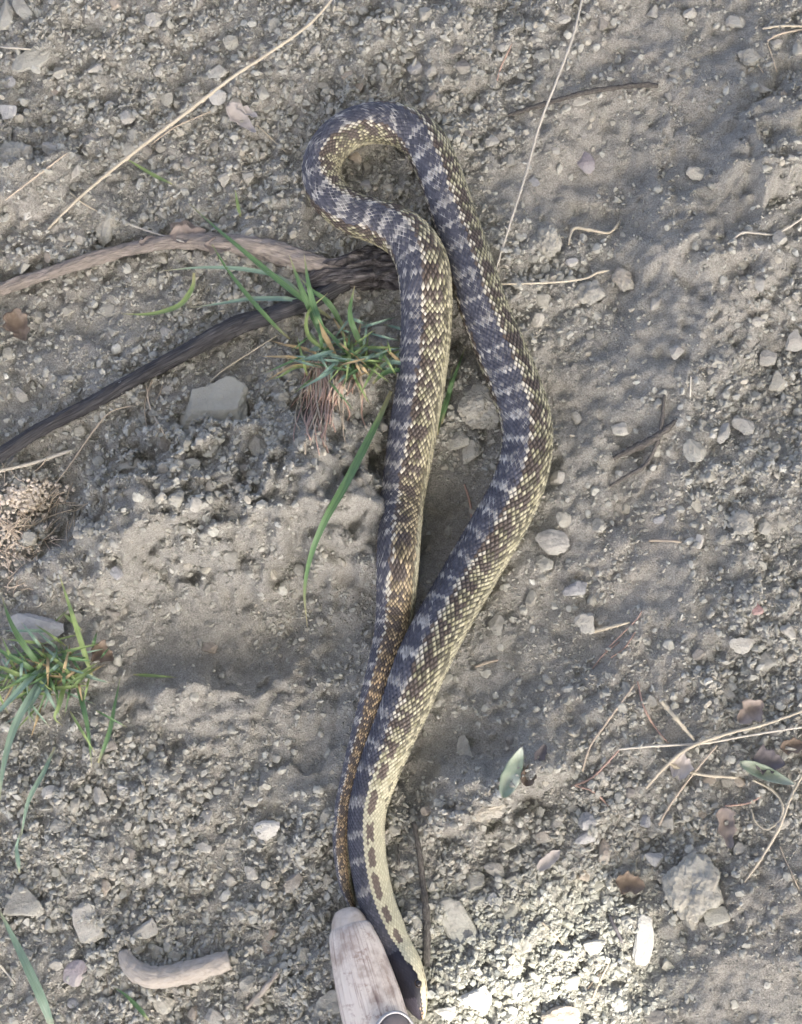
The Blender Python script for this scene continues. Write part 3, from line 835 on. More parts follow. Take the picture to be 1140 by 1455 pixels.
# ------------------------------------------------------------------ the snake
def snake():
    P = spline(np.array(SNAKE_PX, float), 3000)
    # axis height: belly on the ground (smoothed), plus lift
    C = np.zeros((len(P), 3))
    for it in range(3):
        C[:, 0], C[:, 1] = at_z(P[:, 0], P[:, 1], C[:, 2])
        hz = H_mean(C[:, 0], C[:, 1]) + .001
        k = 90; ker = np.hanning(2 * k + 1); ker /= ker.sum()
        hz = np.convolve(np.pad(hz, k, mode='edge'), ker, 'valid')
        C[:, 2] = hz + (P[:, 2] * .5 * .79 + P[:, 3]) * S
    R = P[:, 2] * .5 * S
    L = np.r_[0, np.cumsum(np.linalg.norm(np.diff(C, axis=0), axis=1))]
    total = L[-1]
    # scale rows: spacing follows the girth
    s = [0.0]
    while s[-1] < total:
        r = np.interp(s[-1], L, R)
        s.append(s[-1] + max(.152 * r, .0009))
    s = np.array(s[:-1]); s[-1] = total
    nr = len(s); NC = 64
    def samp(ss):
        return np.stack([np.interp(ss, L, C[:, i]) for i in range(3)], -1), np.interp(ss, L, R)
    UPV = np.array([-.68, .26, 1.0]); UPV /= np.linalg.norm(UPV)
    Tn = np.gradient(C, axis=0); Tn /= np.linalg.norm(Tn, axis=1)[:, None]
    headlen = 80 * S
    def surf(ss, th, dr):
        """points on the body at arc ss, angle th from the back, dr = relief"""
        c, r = samp(ss)
        T = np.stack([np.interp(ss, L, Tn[:, i]) for i in range(3)], -1)
        # towards the neck and the tail the body leans further over
        lean = np.interp(ss / S, [0, 60, 140, 420, 900, total / S * .78, total / S], [.15, .3, .75, .55, 0, .35, .95])
        up = UPV + np.stack([-lean, 0 * lean, 0 * lean], -1)
        N = up - (up * T).sum(-1)[..., None] * T; N /= np.linalg.norm(N, axis=-1)[..., None]
        B = np.cross(N, T)          # to the right hand side when looking from snout to tail reversed
        hd = np.clip(1 - ss / headlen, 0, 1)
        flat = 1 - .26 * np.clip(hd * 3, 0, 1)        # flatter head
        rad = (r + dr)
        o = rad[..., None] * (np.cos(th)[..., None] * N * flat[..., None] + np.sin(th)[..., None] * B)
        o[..., 2] = np.where(o[..., 2] < 0, o[..., 2] * .93, o[..., 2])
        return c + o
    # lattice of diamond corners (i + j even) and diamond middles (i + j odd)
    I, J = np.meshgrid(np.arange(nr), np.arange(NC), indexing='ij')
    th = J / NC * 2 * math.pi
    corner = (I + J) % 2 == 0
    vid = -np.ones((nr, NC), int)
    vid[corner] = np.arange(corner.sum())
    ss = s[I]
    V = [surf(ss[corner], th[corner], np.zeros(corner.sum()))]
    def fr(a): return a - np.floor(a)
    rnd = random.Random(5)
    def warp(sp): return sp + 9 * np.sin(sp / 71.0) + 6 * np.sin(sp / 43.0 + 1.3)
    total_px = total / S
    def pattern(sp, ph, rv, rv2):
        """sp = px from the snout, ph = degrees from the back (signed), random per scale"""
        a = np.abs(ph) + (rv2 - .5) * 9
        per = np.interp(sp, [0, 400, 1500, total_px], [36, 39, 38, 24])
        # integrate the period so that blotches stay regular
        grid = np.arange(0, total_px + 1, 4.0)
        cyc = np.cumsum(4.0 / np.interp(grid, [0, 400, 1500, total_px], [36, 40, 37, 23]))
        p = np.interp(sp + (rv - .5) * 5 + 4 * np.sin(sp / 19.) + 7 * np.sin(sp / 143.) + ph * .10 * np.sin(sp / 210. + 1), grid, cyc)
        f = fr(p); f2 = fr(p + .5)
        n = len(sp)
        dark = np.array([.046, .048, .057]); dark2 = np.array([.090, .093, .106])
        pale = np.array([.27, .265, .245]); white = np.array([.54, .525, .46])
        olive = np.array([.25, .24, .135]); yell = np.array([.42, .40, .265]); brown = np.array([.058, .046, .034])
        orange = np.array([.33, .235, .125]); cream = np.array([.49, .47, .315])
        c = np.zeros((n, 3)); e = np.zeros((n, 3))
        mixv = lambda A, B, t: A * (1 - t[:, None]) + B * t[:, None]
        ink = mixv(np.tile(dark, (n, 1)), np.tile(dark2, (n, 1)), rv)
        bar = mixv(np.tile(pale, (n, 1)) * .6, np.tile(white, (n, 1)) * .72, rv ** 1.6)
        blot = (f > .165 + .07 * np.sin(sp / 61.) + .24 * (rv2 - .5)) & (f < .98)
        dors = np.where(blot[:, None], ink, bar)
        fleck = (rv > .94) & blot
        dors[fleck] = pale * .6
        dedge = np.where((blot & (rv < .86))[:, None], ink * 1.25, np.tile(white, (n, 1)) * (.6 + .7 * rv2[:, None]))
        tailness = np.clip((sp - total_px * .74) / (total_px * .14), 0, 1)
        side = mixv(np.tile(olive, (n, 1)), np.tile(yell, (n, 1)), rv)
        side = mixv(side, np.tile(orange, (n, 1)) * (.6 + .9 * rv[:, None]), tailness * .85)
        spot = (f2 > .30) & (f2 < .88) & (a < 84)
        side[spot & (rv < .8)] = brown * 1.25 + rv[spot & (rv < .8)][:, None] * .03
        side[~spot & (rv2 < .36)] *= .3
        sedge = np.tile(brown, (n, 1)) * (.5 + .7 * rv2[:, None])
        shoulder = np.where((rv > .45)[:, None], np.tile(white, (n, 1)) * np.array([1, .97, .85]) * .95, np.tile(brown, (n, 1)) * 1.8)
        low = mixv(np.tile(yell, (n, 1)), np.tile(cream, (n, 1)), rv)
        low *= .8; low[(rv2 > .7)] *= .4
        t1 = 38 - 14 * tailness; t2 = 50 - 20 * tailness
        w1 = a < t1; w2 = (a >= t1) & (a < t2); w3 = (a >= t2) & (a < 108); w4 = a >= 108
        c[w1] = dors[w1]; e[w1] = dedge[w1]
        c[w2] = shoulder[w2]; e[w2] = sedge[w2]
        c[w3] = side[w3]; e[w3] = sedge[w3]
        c[w4] = low[w4]; e[w4] = low[w4] * .55
        # neck: solid back, thin pale line, one row of spots, plain yellow below
        neck = np.clip((430 - sp) / 150, 0, 1)
        isn = rv2 * .9 + .05 < neck
        nc = np.zeros((n, 3)); q = np.abs(ph)
        nblot = (f > .2) & (f < .97) | (sp < 175)
        nc[:] = cream
        m = q < 48; nc[m] = np.where(nblot[:, None], ink * .9, bar * .9)[m]
        m = (q >= 60) & (q < 82) & (f2 > .2) & (f2 < .92); nc[m] = brown * 2.2 + .01
        m = (q >= 48) & (q < 60); nc[m] = cream * .95
        ne = nc * .72
        # pale yellow side below
        c[isn] = nc[isn]; e[isn] = ne[isn]
        # head: blue black cap, pale lips with a dark eye band
        hd = sp < 92
        hc = np.zeros((n, 3)); hc[:] = np.array([.014, .014, .02])
        m = (q > 66 - 10 * np.clip((sp - 40) / 50, 0, 1)); hc[m] = np.array([.60, .56, .36])
        m = (q > 50) & (q <= 66) & (sp > 70); hc[m] = cream
        m = (q > 96) & (q < 104) & (sp < 62); hc[m] = np.array([.14, .08, .05])
        m = (sp < 24) & (q > 46) & (q < 78) & (rv > .5); hc[m] = np.array([.30, .20, .12])
        m = (sp < 34) & (q < 45); hc[m] = np.array([.05, .046, .058])
        c[hd] = hc[hd]; e[hd] = hc[hd] * .7
        return c * RNG.uniform(.86, 1.12, (n, 1)), e
    def angdeg(t):
        d = np.degrees(t); return np.where(d > 180, d - 360, d)
    cc, ce = pattern(ss[corner] / S, angdeg(th[corner]), RNG.random(corner.sum()), RNG.random(corner.sum()))
    Ccol = [ce]
    # scales
    mid = (~corner) & (I > 0) & (I < nr - 1)
    ii, jj = I[mid], J[mid]
    nm = len(ii)
    sc, tc = s[ii], jj / NC * 2 * math.pi
    rv, rv2 = RNG.random(nm), RNG.random(nm)
    pc, pe = pattern(sc / S, angdeg(tc), rv, rv2)
    rl = np.interp(sc, L, R)
    hfade = np.clip((sc / S - 60) / 60, .12, 1)
    base = corner.sum()
    dth = 2 * math.pi / NC
    s0, s1 = s[ii - 1], s[ii + 1]
    k = .70
    # five inner points: front, rear (lifted), two sides, keel
    inner = [
        (sc + (s0 - sc) * k, tc, .012), (sc + (s1 - sc) * (k + .10), tc, .055),
        (sc, tc - dth * k, .030), (sc, tc + dth * k, .030), (sc + (s1 - sc) * .1, tc, .050)]
    ids = []
    for n_, (a, b, h) in enumerate(inner):
        V.append(surf(a, b, rl * h * hfade)); 
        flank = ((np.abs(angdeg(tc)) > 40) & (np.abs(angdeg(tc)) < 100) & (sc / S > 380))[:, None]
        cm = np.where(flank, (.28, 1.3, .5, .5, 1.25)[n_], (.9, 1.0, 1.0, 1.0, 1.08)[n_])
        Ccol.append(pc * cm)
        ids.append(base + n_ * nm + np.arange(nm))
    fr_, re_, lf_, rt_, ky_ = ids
    a = vid[ii - 1, jj]; b = vid[ii + 1, jj]; c = vid[ii, (jj - 1) % NC]; d = vid[ii, (jj + 1) % NC]
    tri = []
    for q in ((a, c, lf_), (a, lf_, fr_), (c, b, re_), (c, re_, lf_), (b, d, rt_), (b, rt_, re_), (d, a, fr_), (d, fr_, rt_),
              (fr_, lf_, ky_), (lf_, re_, ky_), (re_, rt_, ky_), (rt_, fr_, ky_)):
        tri.append(np.stack(q, 1))
    # close the two ends
    V = np.vstack(V); Ccol = np.vstack(Ccol)
    F = np.vstack(tri)
    ends = []
    snout = len(V); tip = snout + 1
    V = np.vstack([V, C[0] - Tn[0] * .0008, C[-1] + Tn[-1] * .001])
    Ccol = np.vstack([Ccol, [[.05, .045, .045]], [[.2, .12, .05]]])
    for i, p, flip in ((0, snout, False), (nr - 1, tip, True)):
        js = [j for j in range(NC) if (i + j) % 2 == 0]
        for q in range(len(js)):
            j0, j1 = js[q], js[(q + 1) % len(js)]
            jm = (j0 + 1) % NC
            inn = vid[1, jm] if i == 0 else vid[nr - 2, jm]
            f1 = (vid[i, j0], vid[i, j1], p); f2 = (vid[i, j0], inn, vid[i, j1])
            for f in (f1, f2): ends.append(f[::-1] if flip else f)
    F = np.vstack([F, np.array(ends)])
    root = C[len(C) // 3].copy(); root[2] = H_base(root[:1], root[1:2])[0]
    V = V - root
    me = fast_mesh('body', V, F, True, Ccol, 'skin')
    import bmesh
    bm = bmesh.new(); bm.from_mesh(me); bmesh.ops.recalc_face_normals(bm, faces=bm.faces); bm.to_mesh(me); bm.free()
    m, nt, bs = new_mat('snake_skin')
    at = nd(nt, 'ShaderNodeVertexColor', layer_name='skin')
    nt.links.new(at.outputs[0], bs.inputs['Base Color'])
    bs.inputs['Roughness'].default_value = .40
    bs.inputs['Specular IOR Level'].default_value = .32
    bump(nt, bs, noise_node(nt, 900, 3, .6).outputs[0], .0002)
    top = empty('snake', root)
    tag(top, 'long patterned snake folded back on itself across the dirt', 'snake')
    body = link('body', me, m, top)
    # eye on the visible side, just above the lip, with an iris ring
    def eye(deg):
        t = np.array([math.radians(deg)]); e0 = np.array([46 * S])
        p = surf(e0, t, np.zeros(1))[0] - root
        cpos = samp(e0)[0][0] - root
        nrm = (p - cpos) / np.linalg.norm(p - cpos)
        D, Fi = ICO[3]
        em, en, eb = new_mat('snake_eye')
        eb.inputs['Base Color'].default_value = (.012, .01, .009, 1); eb.inputs['Roughness'].default_value = .06
        o = link('eye', fast_mesh('eye', D * 4.8 * S, Fi), em, top, p - nrm * 1.6 * S)
        tm, tn, tb = new_mat('iris'); tb.inputs['Base Color'].default_value = (.05, .035, .02, 1); tb.inputs['Roughness'].default_value = .3
        aa = np.arange(20) / 20 * 2 * math.pi
        x1 = np.cross(nrm, [0, 0, 1.]); x1 /= np.linalg.norm(x1); x2 = np.cross(nrm, x1)
        C_ = np.array([nrm * 1.2 * S + (np.cos(t_) * x1 + np.sin(t_) * x2) * 5.3 * S for t_ in np.r_[aa, 2 * math.pi]])
        ring = link('eye_ring', tube_mesh('eye_ring', C_, np.full(21, .55 * S), 6), tm, o)
    eye(62); eye(-62)
    return top
snake()

# ------------------------------------------------------------------ forked branch
def branch():
    root = ground_at(470, 420)
    t = empty('forked_branch', root)
    tag(t, 'weathered forked branch with two long arms running out under the snake', 'branch')
    def arm(name, pts, mat, sides, n, rough, groove, seed, lab=None):
        pts = [(a + random.uniform(-2.5, 2.5) * (name == 'limb'), b + random.uniform(-2.5, 2.5) * (name == 'limb'), r * ((.80 if mat is M['bark_pale'] else .70) if name == 'limb' else 1), h + (5 if name == 'limb' else 0)) for a, b, r, h in pts]
        C, R = path3(pts, n)
        me = tube_mesh(name, C, R, sides, rough, groove, seed); recentre(me, root)
        o = link(name, me, mat, t)
        if lab: o['label'] = lab
        return o
    arm('limb', [(-60, 434, 11, 9), (0, 413, 12, 9), (60, 392, 11, 9), (120, 370, 12, 9), (180, 354, 12, 10), (240, 346, 13, 10), (290, 345, 15, 8), (340, 350, 19, 5), (400, 364, 22, 3), (455, 378, 20, 4), (490, 388, 12, 6)],
        M['bark_pale'], 36, 260, .34, .10, 1, 'pale pinkish brown upper arm with flaking bark')
    arm('limb', [(-60, 678, 14, 11), (0, 645, 14, 11), (60, 611, 14, 11), (120, 578, 15, 11), (200, 535, 15, 11), (270, 498, 17, 12), (310, 477, 20, 13), (345, 462, 20, 12), (390, 446, 18, 10), (440, 426, 17, 8), (490, 402, 18, 8)],
        M['bark_dark'], 36, 280, .24, .07, 2, 'dark grey lower arm with a smooth barkless length')
    arm('stump', [(440, 400, 15, 2), (465, 392, 24, 5), (505, 387, 30, 5), (545, 382, 33, 4), (585, 382, 32, 3), (622, 386, 27, 3), (642, 390, 18, 1)],
        M['bark_black'], 64, 130, .30, .36, 3, 'blackened deeply grooved butt where the arms meet')
    # flakes of bark on the upper arm
    for (px, py, l, w, a) in ((268, 333, 54, 26, -8), (215, 344, 34, 14, -12), (310, 352, 40, 20, 10)):
        o = leaf_obj('bark_flake', px, py, l, w, a, M['leaf_pink'], 20, curl=.35, seed=int(px))
        o.location = Vector(o.location) - Vector(root); o.parent = t

def leaf_obj(name, px, py, length, width, ang, mat, h=6, curl=.3, bend=.25, seed=1, tip=1.0, jag=.12, thick=.5):
    """a curled leaf: real bent sheet with thickness"""
    r = random.Random(seed)
    nu, nv = 18, 9
    top = []
    for i in range(nu):
        u = i / (nu - 1)
        wd = (math.sin(math.pi * min(1, u ** .8 * .97 + .03)) ** .75) * .5 * width * (1 + jag * 2.2 * (mat.name != 'leaf_green') * mnoise.noise(Vector((u * 6 + seed, .5, 0))) * 2)
        for j in range(nv):
            v = j / (nv - 1) * 2 - 1
            x = (u - .5) * length; y = v * wd
            z = (1 - math.cos(v * 1.1)) * wd * curl * 2 + bend * length * (u - .5) ** 2 * 1.5
            y *= 1 + (.5 if mat.name != 'leaf_green' else .1) * mnoise.noise(Vector((u * 7 + seed, (2.0 if v > 0 else 8.0), 3)))
            z += 5.0 * mnoise.noise(Vector((x * .07 + seed, y * .09, 1.3))) * (width / 30)
            z += abs(v) * .5
            top.append((x, y, z))
    A = np.array(top)
    Bt = A - np.array([0, 0, thick])
    F = []
    n = nu * nv
    for i in range(nu - 1):
        for j in range(nv - 1):
            a = i * nv + j
            F.append((a, a + nv, a + nv + 1, a + 1)); F.append((n + a, n + a + 1, n + a + nv + 1, n + a + nv))
    rim = [j for j in range(nv)] + [i * nv + nv - 1 for i in range(1, nu)] + [(nu - 1) * nv + j for j in range(nv - 2, -1, -1)] + [i * nv for i in range(nu - 2, 0, -1)]
    for a, b in zip(rim, rim[1:] + rim[:1]): F.append((a, b, n + b, n + a))
    V = np.vstack([A, Bt]) * S
    c, s = math.cos(math.radians(-ang)), math.sin(math.radians(-ang))
    V = V @ np.array([[c, -s, 0], [s, c, 0], [0, 0, 1]]).T
    return link(name, fast_mesh(name, V, np.array(F)), mat, loc=ground_at(px, py, h * S))
branch()

# ------------------------------------------------------------------ twigs, straws, roots
def strand(name, pts, mat, label, cat, n=40, sides=8, rough=.12, squash=1.0, group=None, seed=0):
    if cat in ('straw', 'rootlet'):
        pts = [(a, b, r * .58, h) for a, b, r, h in pts]
    C, R = path3(pts, n)
    if cat == 'straw' and n >= 24:               # joints and a ragged end
        for q in range(n // 5 + seed, n - 2, max(6, n // 4)): R[q] *= 1.45
        R[-2:] *= .6; C[1:-1] += np.random.default_rng(int(pts[0][0]) + 400).normal(0, .00006, (n - 2, 3))
    if cat == 'twig':                            # knobbly and slightly kinked
        g_ = np.random.default_rng(int(pts[0][0]) + 7)
        kn = np.interp(np.arange(n), np.arange(0, n + 6, 5), np.cumsum(g_.normal(0, .00035, (len(np.arange(0, n + 6, 5)))) * np.tile([1, -1], 40)[:len(np.arange(0, n + 6, 5))]))
        C[:, 0] += kn * .6; C[:, 1] += kn * .5
        R *= np.clip(g_.normal(1, .10, n), .75, 1.3)
    me = tube_mesh(name, C, R, sides, rough, 0, seed, squash)
    o0 = C[len(C) // 2]; recentre(me, o0)
    o = link(name, me, mat, loc=o0)
    return tag(o, label, cat, group)

T_ = 'twig'; SW = 'straw'
strand('twig', [(722, 164, 3, 7), (760, 152, 4, 7), (800, 140, 4, 8), (840, 130, 4, 9), (880, 124, 4, 9), (915, 121, 4, 8), (934, 123, 3, 8)], M['twig'], 'curved dark twig crossed by the straight straw near the top', T_, 60, 10, .3)
strand('twig', [(868, 690, 2, 6), (895, 674, 3, 6), (918, 660, 3, 7), (934, 632, 3, 8), (942, 600, 3, 8), (945, 560, 2, 9)], M['twig'], 'thin hooked dark twig on bare dirt right of the bend', T_, 50, 8, .3)
strand('twig', [(872, 651, 3, 4), (895, 640, 5, 4), (920, 628, 6, 4), (945, 612, 5, 3), (962, 596, 3, 3)], M['twig'], 'short thick grey twig lying across the hooked twig', T_, 40, 10, .3)
strand('twig', [(588, 1168, 3, 6), (596, 1210, 4, 6), (601, 1260, 4.5, 7), (604, 1310, 5, 7), (605, 1374, 5, 6)], M['twig'], 'thin straight upright twig right of the snake neck', T_, 60, 10, .22)
strand('twig', [(350, 1432, 3, 6), (372, 1410, 4, 8), (395, 1382, 3, 8)], M['bone'], 'short pale twig between bent root and handle', T_, 20, 8, .3)
strand('root', [(176, 1352, 8, 8), (184, 1370, 12, 9), (200, 1384, 14, 10), (222, 1389, 14, 11), (258, 1384, 14, 11), (295, 1373, 14, 11), (326, 1364, 13, 11)], M['bone'], 'thick bent dusty root like a bone near the bottom', 'root', 70, 16, .3)
strand('twig', [(660, 688, 1.6, 6), (668, 715, 2, 6), (671, 742, 1.6, 6)], M['root_pink'], 'tiny reddish stalk between the two lengths of the snake', 'stalk', 16, 6)
strand('twig', [(565, 1200, 1, 3), (567, 1230, 2, 3)], M['twig'], 'tiny splinter right of the snake neck', T_, 8, 6)

strand('straw', [(478, -8, 3, 26), (440, 34, 4, 24), (385, 74, 4, 22), (330, 110, 4.5, 20), (265, 160, 5, 18), (200, 209, 5, 16), (130, 266, 4, 12), (95, 298, 3.5, 8), (64, 330, 2.5, 5)], M['straw'], 'long pale dry straw slanting across the upper left', SW, 120, 8, .1)
strand('straw', [(300, 158, 1.5, 10), (250, 180, 2, 12), (215, 205, 1.5, 14)], M['straw_tan'], 'thin side stem beside the long straw', SW, 24, 6)
strand('straw', [(829, -8, 2.5, 40), (815, 50, 3, 38), (793, 110, 3, 34), (768, 175, 3, 28), (748, 245, 3, 22), (726, 315, 2.6, 14), (702, 392, 2, 6)], M['straw_white'], 'straight pale straw rising from the snake to the top edge', SW, 110, 8, .08)
strand('straw', [(700, 404, 2, 8), (745, 403, 2.4, 8), (790, 401, 2.4, 9), (830, 396, 2.6, 9), (848, 388, 3, 8), (866, 384, 2.5, 6)], M['straw'], 'level thin straw pointing right from the snake', SW, 50, 8, .1)
strand('straw', [(-20, 674, 4, 12), (0, 669, 4, 12), (50, 657, 4.5, 12), (104, 639, 4.5, 12)], M['straw_white'], 'short bright white straw under the lower branch at the left edge', SW, 40, 8, .1)
strand('straw', [(55, 720, 1.6, 5), (100, 660, 2, 8), (135, 610, 2.2, 8), (158, 585, 2, 7), (192, 576, 1.6, 5)], M['straw_tan'], 'thin bent tan straw crossing the white straw', SW, 50, 6)
strand('straw', [(285, 560, 1.6, 4), (310, 532, 2.2, 8), (345, 508, 2.2, 9), (395, 476, 1.8, 8)], M['straw'], 'thin straw above the flat slab', SW, 40, 6)
strand('straw', [(208, 548, 2, 9), (214, 580, 2.4, 8), (236, 622, 2, 4)], M['straw_tan'], 'crooked tan straw left of the flat slab, long piece', SW, 30, 6)
strand('straw', [(216, 540, 2, 8), (206, 575, 2, 6), (209, 612, 1.6, 4)], M['straw_tan'], 'crooked tan straw left of the flat slab, short piece', SW, 30, 6)
strand('straw', [(232, 545, 1.6, 8), (226, 562, 1.8, 6), (218, 575, 1.4, 5)], M['straw_tan'], 'tiny tan straw crossing the crooked pair', SW, 16, 6)
strand('straw', [(8, 284, 2, 5), (50, 252, 2.4, 7), (96, 217, 2, 6)], M['straw_tan'], 'dull slanting straw at left above the white leaf shaped stone', SW, 36, 6)
strand('straw', [(-8, 66, 2.6, 12), (18, 68, 3, 14), (44, 70, 2.2, 16)], M['straw_white'], 'short white straw over the flat tan slab', SW, 20, 6)
strand('straw', [(98, 272, 2, 6), (120, 290, 2.2, 6), (150, 306, 1.6, 5)], M['straw'], 'short straw crossing the foot of the long straw', SW, 20, 6)
strand('straw', [(178, 316, 2, 6), (215, 330, 2.6, 9), (262, 344, 2, 24)], M['straw_white'], 'whitish stalk lying against the upper branch', SW, 30, 6)
strand('straw', [(366, 178, 2, 7), (385, 196, 2, 6), (409, 218, 1.4, 4)], M['straw'], 'thin stalk running from the flat dry sheath', SW, 24, 6)
strand('straw', [(704, 124, 1.6, 5), (712, 96, 1.8, 6), (728, 62, 1.4, 5)], M['root_pink'], 'thin reddish stalk left of the straight straw', SW, 24, 6)
strand('straw', [(808, 348, 2, 5), (815, 325, 4, 8), (840, 327, 4.5, 9), (864, 331, 3, 8), (876, 322, 3.5, 8), (882, 312, 3, 7)], M['straw'], 'bent bracket shaped straw above the level straw', SW, 40, 8, .2)
strand('straw', [(816, 338, 1.2, 5), (830, 348, 1.2, 4)], M['straw_tan'], 'tiny wisp below the bracket shaped straw', SW, 8, 6)
strand('straw', [(1034, 347, 3, 6), (1055, 331, 3, 8), (1080, 332, 3, 8), (1100, 333, 3, 9), (1122, 322, 3, 9), (1150, 303, 3, 9)], M['straw_white'], 'crooked white straw at the right edge', SW, 50, 8, .2)
strand('straw', [(1084, 41, 3, 8), (1110, 37, 3, 8), (1150, 38, 3, 8)], M['straw'], 'straw entering at the right edge near the top', SW, 24, 6)
strand('straw', [(1090, 58, 2, 6), (1110, 48, 3, 7), (1150, 40, 2, 7)], M['straw_tan'], 'second straw just under the top right one', SW, 24, 6)
strand('straw', [(1090, 60, 1.2, 4), (1098, 82, 1.4, 5), (1104, 102, 1.2, 4)], M['straw_tan'], 'fine rootlet hanging in the top right', SW, 16, 6)
strand('straw', [(1062, 100, 1.6, 4), (1075, 92, 1.6, 6), (1085, 104, 1.6, 4)], M['straw_tan'], 'curled rootlet by the soil lump in the top right', SW, 16, 6)
strand('straw', [(982, 534, 2, 6), (981, 564, 2, 6)], M['straw_white'], 'short upright white straw bit right of the upper bend', SW, 10, 6)
strand('straw', [(922, 768, 3, 4), (945, 768, 3.4, 4), (968, 770, 2.6, 4)], M['straw_tan'], 'short flat straw bit right of the large pale stone', SW, 14, 6)
# the tangle at lower right
strand('straw', [(918, 1120, 3, 8), (945, 1090, 4, 12), (980, 1062, 4.2, 16), (1035, 1042, 4, 18), (1090, 1028, 3.4, 18), (1160, 1003, 3, 18)], M['straw'], 'longest curved straw of the lower right tangle', SW, 70, 8, .12)
strand('straw', [(878, 1065, 2.2, 10), (930, 1060, 2.8, 10), (1000, 1056, 2.8, 11), (1070, 1044, 2.6, 11), (1160, 1030, 2.4, 12)], M['straw_white'], 'level pale straw of the lower right tangle', SW, 60, 8, .1)
strand('straw', [(939, 996, 4.5, 20), (960, 1020, 4.5, 19), (987, 1052, 3.5, 18)], M['straw'], 'short stout straw standing on the tangle', SW, 24, 8, .1)
strand('straw', [(1058, 1254, 2.2, 6), (1085, 1215, 3, 10), (1108, 1175, 3.4, 14), (1126, 1128, 3.2, 16), (1150, 1085, 3, 16)], M['straw'], 'straw slanting up to the right edge below the tangle', SW, 60, 8, .12)
strand('straw', [(812, 1118, 2.4, 6), (840, 1106, 2.6, 8), (862, 1085, 2.6, 10), (882, 1063, 2.2, 12)], M['root_pink'], 'pinkish stem joining the left end of the level straw', SW, 36, 6, .15)
strand('straw', [(815, 1116, 2, 6), (842, 1124, 2.4, 6), (858, 1138, 2, 6), (866, 1150, 1.4, 5)], M['root_pink'], 'pinkish rootlet curling below the tangle', SW, 30, 6, .2)
strand('straw', [(828, 1096, 2.2, 6), (838, 1062, 2.6, 9), (860, 1030, 2.8, 9), (880, 1002, 2.6, 8), (902, 972, 2.2, 8)], M['straw_tan'], 'tan stem climbing left of the stout straw', SW, 44, 6, .15)
strand('straw', [(906, 968, 2, 7), (915, 1005, 2.4, 7), (932, 1035, 2.4, 8), (950, 1056, 1.8, 9)], M['root_pink'], 'reddish rootlet above the level straw', SW, 30, 6, .15)
strand('straw', [(936, 1172, 3, 5), (955, 1140, 2.6, 8), (985, 1100, 2.4, 14), (1020, 1058, 2, 18)], M['straw_tan'], 'tan stem hanging below the longest curved straw', SW, 44, 6, .15)
strand('straw', [(940, 1078, 3, 10), (965, 1092, 4, 10), (1000, 1101, 3.6, 10), (1050, 1105, 3, 9)], M['straw'], 'bowed straw under the longest curved straw', SW, 36, 8, .1)
strand('straw', [(1070, 1108, 2.5, 8), (1100, 1125, 3, 9), (1112, 1145, 2.6, 8), (1108, 1165, 2.6, 7), (1090, 1178, 2.6, 6), (1074, 1168, 2.2, 5), (1068, 1150, 1.8, 5)], M['straw'], 'curled straw hook near the right edge', SW, 50, 6, .15)
strand('straw', [(1030, 1145, 2, 5), (1060, 1142, 2.4, 7), (1082, 1132, 2, 8)], M['root_pink'], 'pinkish rootlet below the bowed straw', SW, 24, 6)
strand('straw', [(1108, 1202, 1.6, 5), (1120, 1230, 1.8, 6), (1136, 1264, 1.6, 4)], M['straw_tan'], 'thin tan stem low at the right edge', SW, 24, 6)
strand('straw', [(836, 899, 4, 9), (860, 893, 4.4, 9), (895, 884, 3, 8)], M['straw'], 'flat straw piece right of the pale blocky stone', SW, 24, 8, .1)
for q, (pts, lab) in enumerate((([(860, 925), (880, 905), (905, 880), (912, 868)], 'pinkish wisp rising from the flat straw piece'), ([(842, 950), (858, 930), (880, 912)], 'pinkish wisp left of the fluffy stem'), ([(868, 935), (888, 920), (904, 896)], 'short pinkish wisp beside the flat straw piece'))):
    strand('rootlet', [(a, b, 1.6, 7) for a, b in pts], M['root_pink'], lab, 'rootlet', 24, 6, .3)
strand('straw', [(675, 948, 3, 5), (690, 942, 4, 5), (708, 938, 2.6, 5)], M['straw_tan'], 'small tan straw bit right of the lower body', SW, 14, 6)
strand('straw', [(-6, 1364, 3, 10), (8, 1380, 3, 9), (22, 1397, 2, 8)], M['straw_white'], 'short white straw crossing the green blade in the lower left', SW, 16, 6)
strand('straw', [(770, 1310, 2.6, 6), (786, 1326, 2.8, 7), (800, 1342, 2.2, 5)], M['straw_tan'], 'straw bit left of the sunlit stones', SW, 16, 6)
strand('straw', [(868, 1300, 2.2, 8), (876, 1318, 2.6, 8), (886, 1338, 2.4, 6)], M['leaf_dark'], 'dark splinter beside the round pale stone', T_, 16, 6)
strand('straw', [(842, 1420, 2, 8), (852, 1395, 2.4, 9), (866, 1368, 2, 8)], M['straw_tan'], 'tan stem standing in the sunlit patch', SW, 20, 6)
strand('straw', [(835, 1405, 1.6, 6), (848, 1388, 1.8, 8), (858, 1380, 1.4, 6)], M['leaf_brown'], 'reddish sliver in the sunlit patch', SW, 12, 6)
strand('twig', [(232, 1058, 1.6, 4), (237, 1075, 1.8, 5), (240, 1090, 1.4, 4)], M['twig'], 'tiny twig in the hollow right of the left grass clump', T_, 10, 6)
strand('straw', [(543, 900, 2.2, 4), (538, 925, 2.6, 4), (531, 955, 2, 4)], M['straw_white'], 'white sliver touching the left side of the tail', SW, 16, 6)

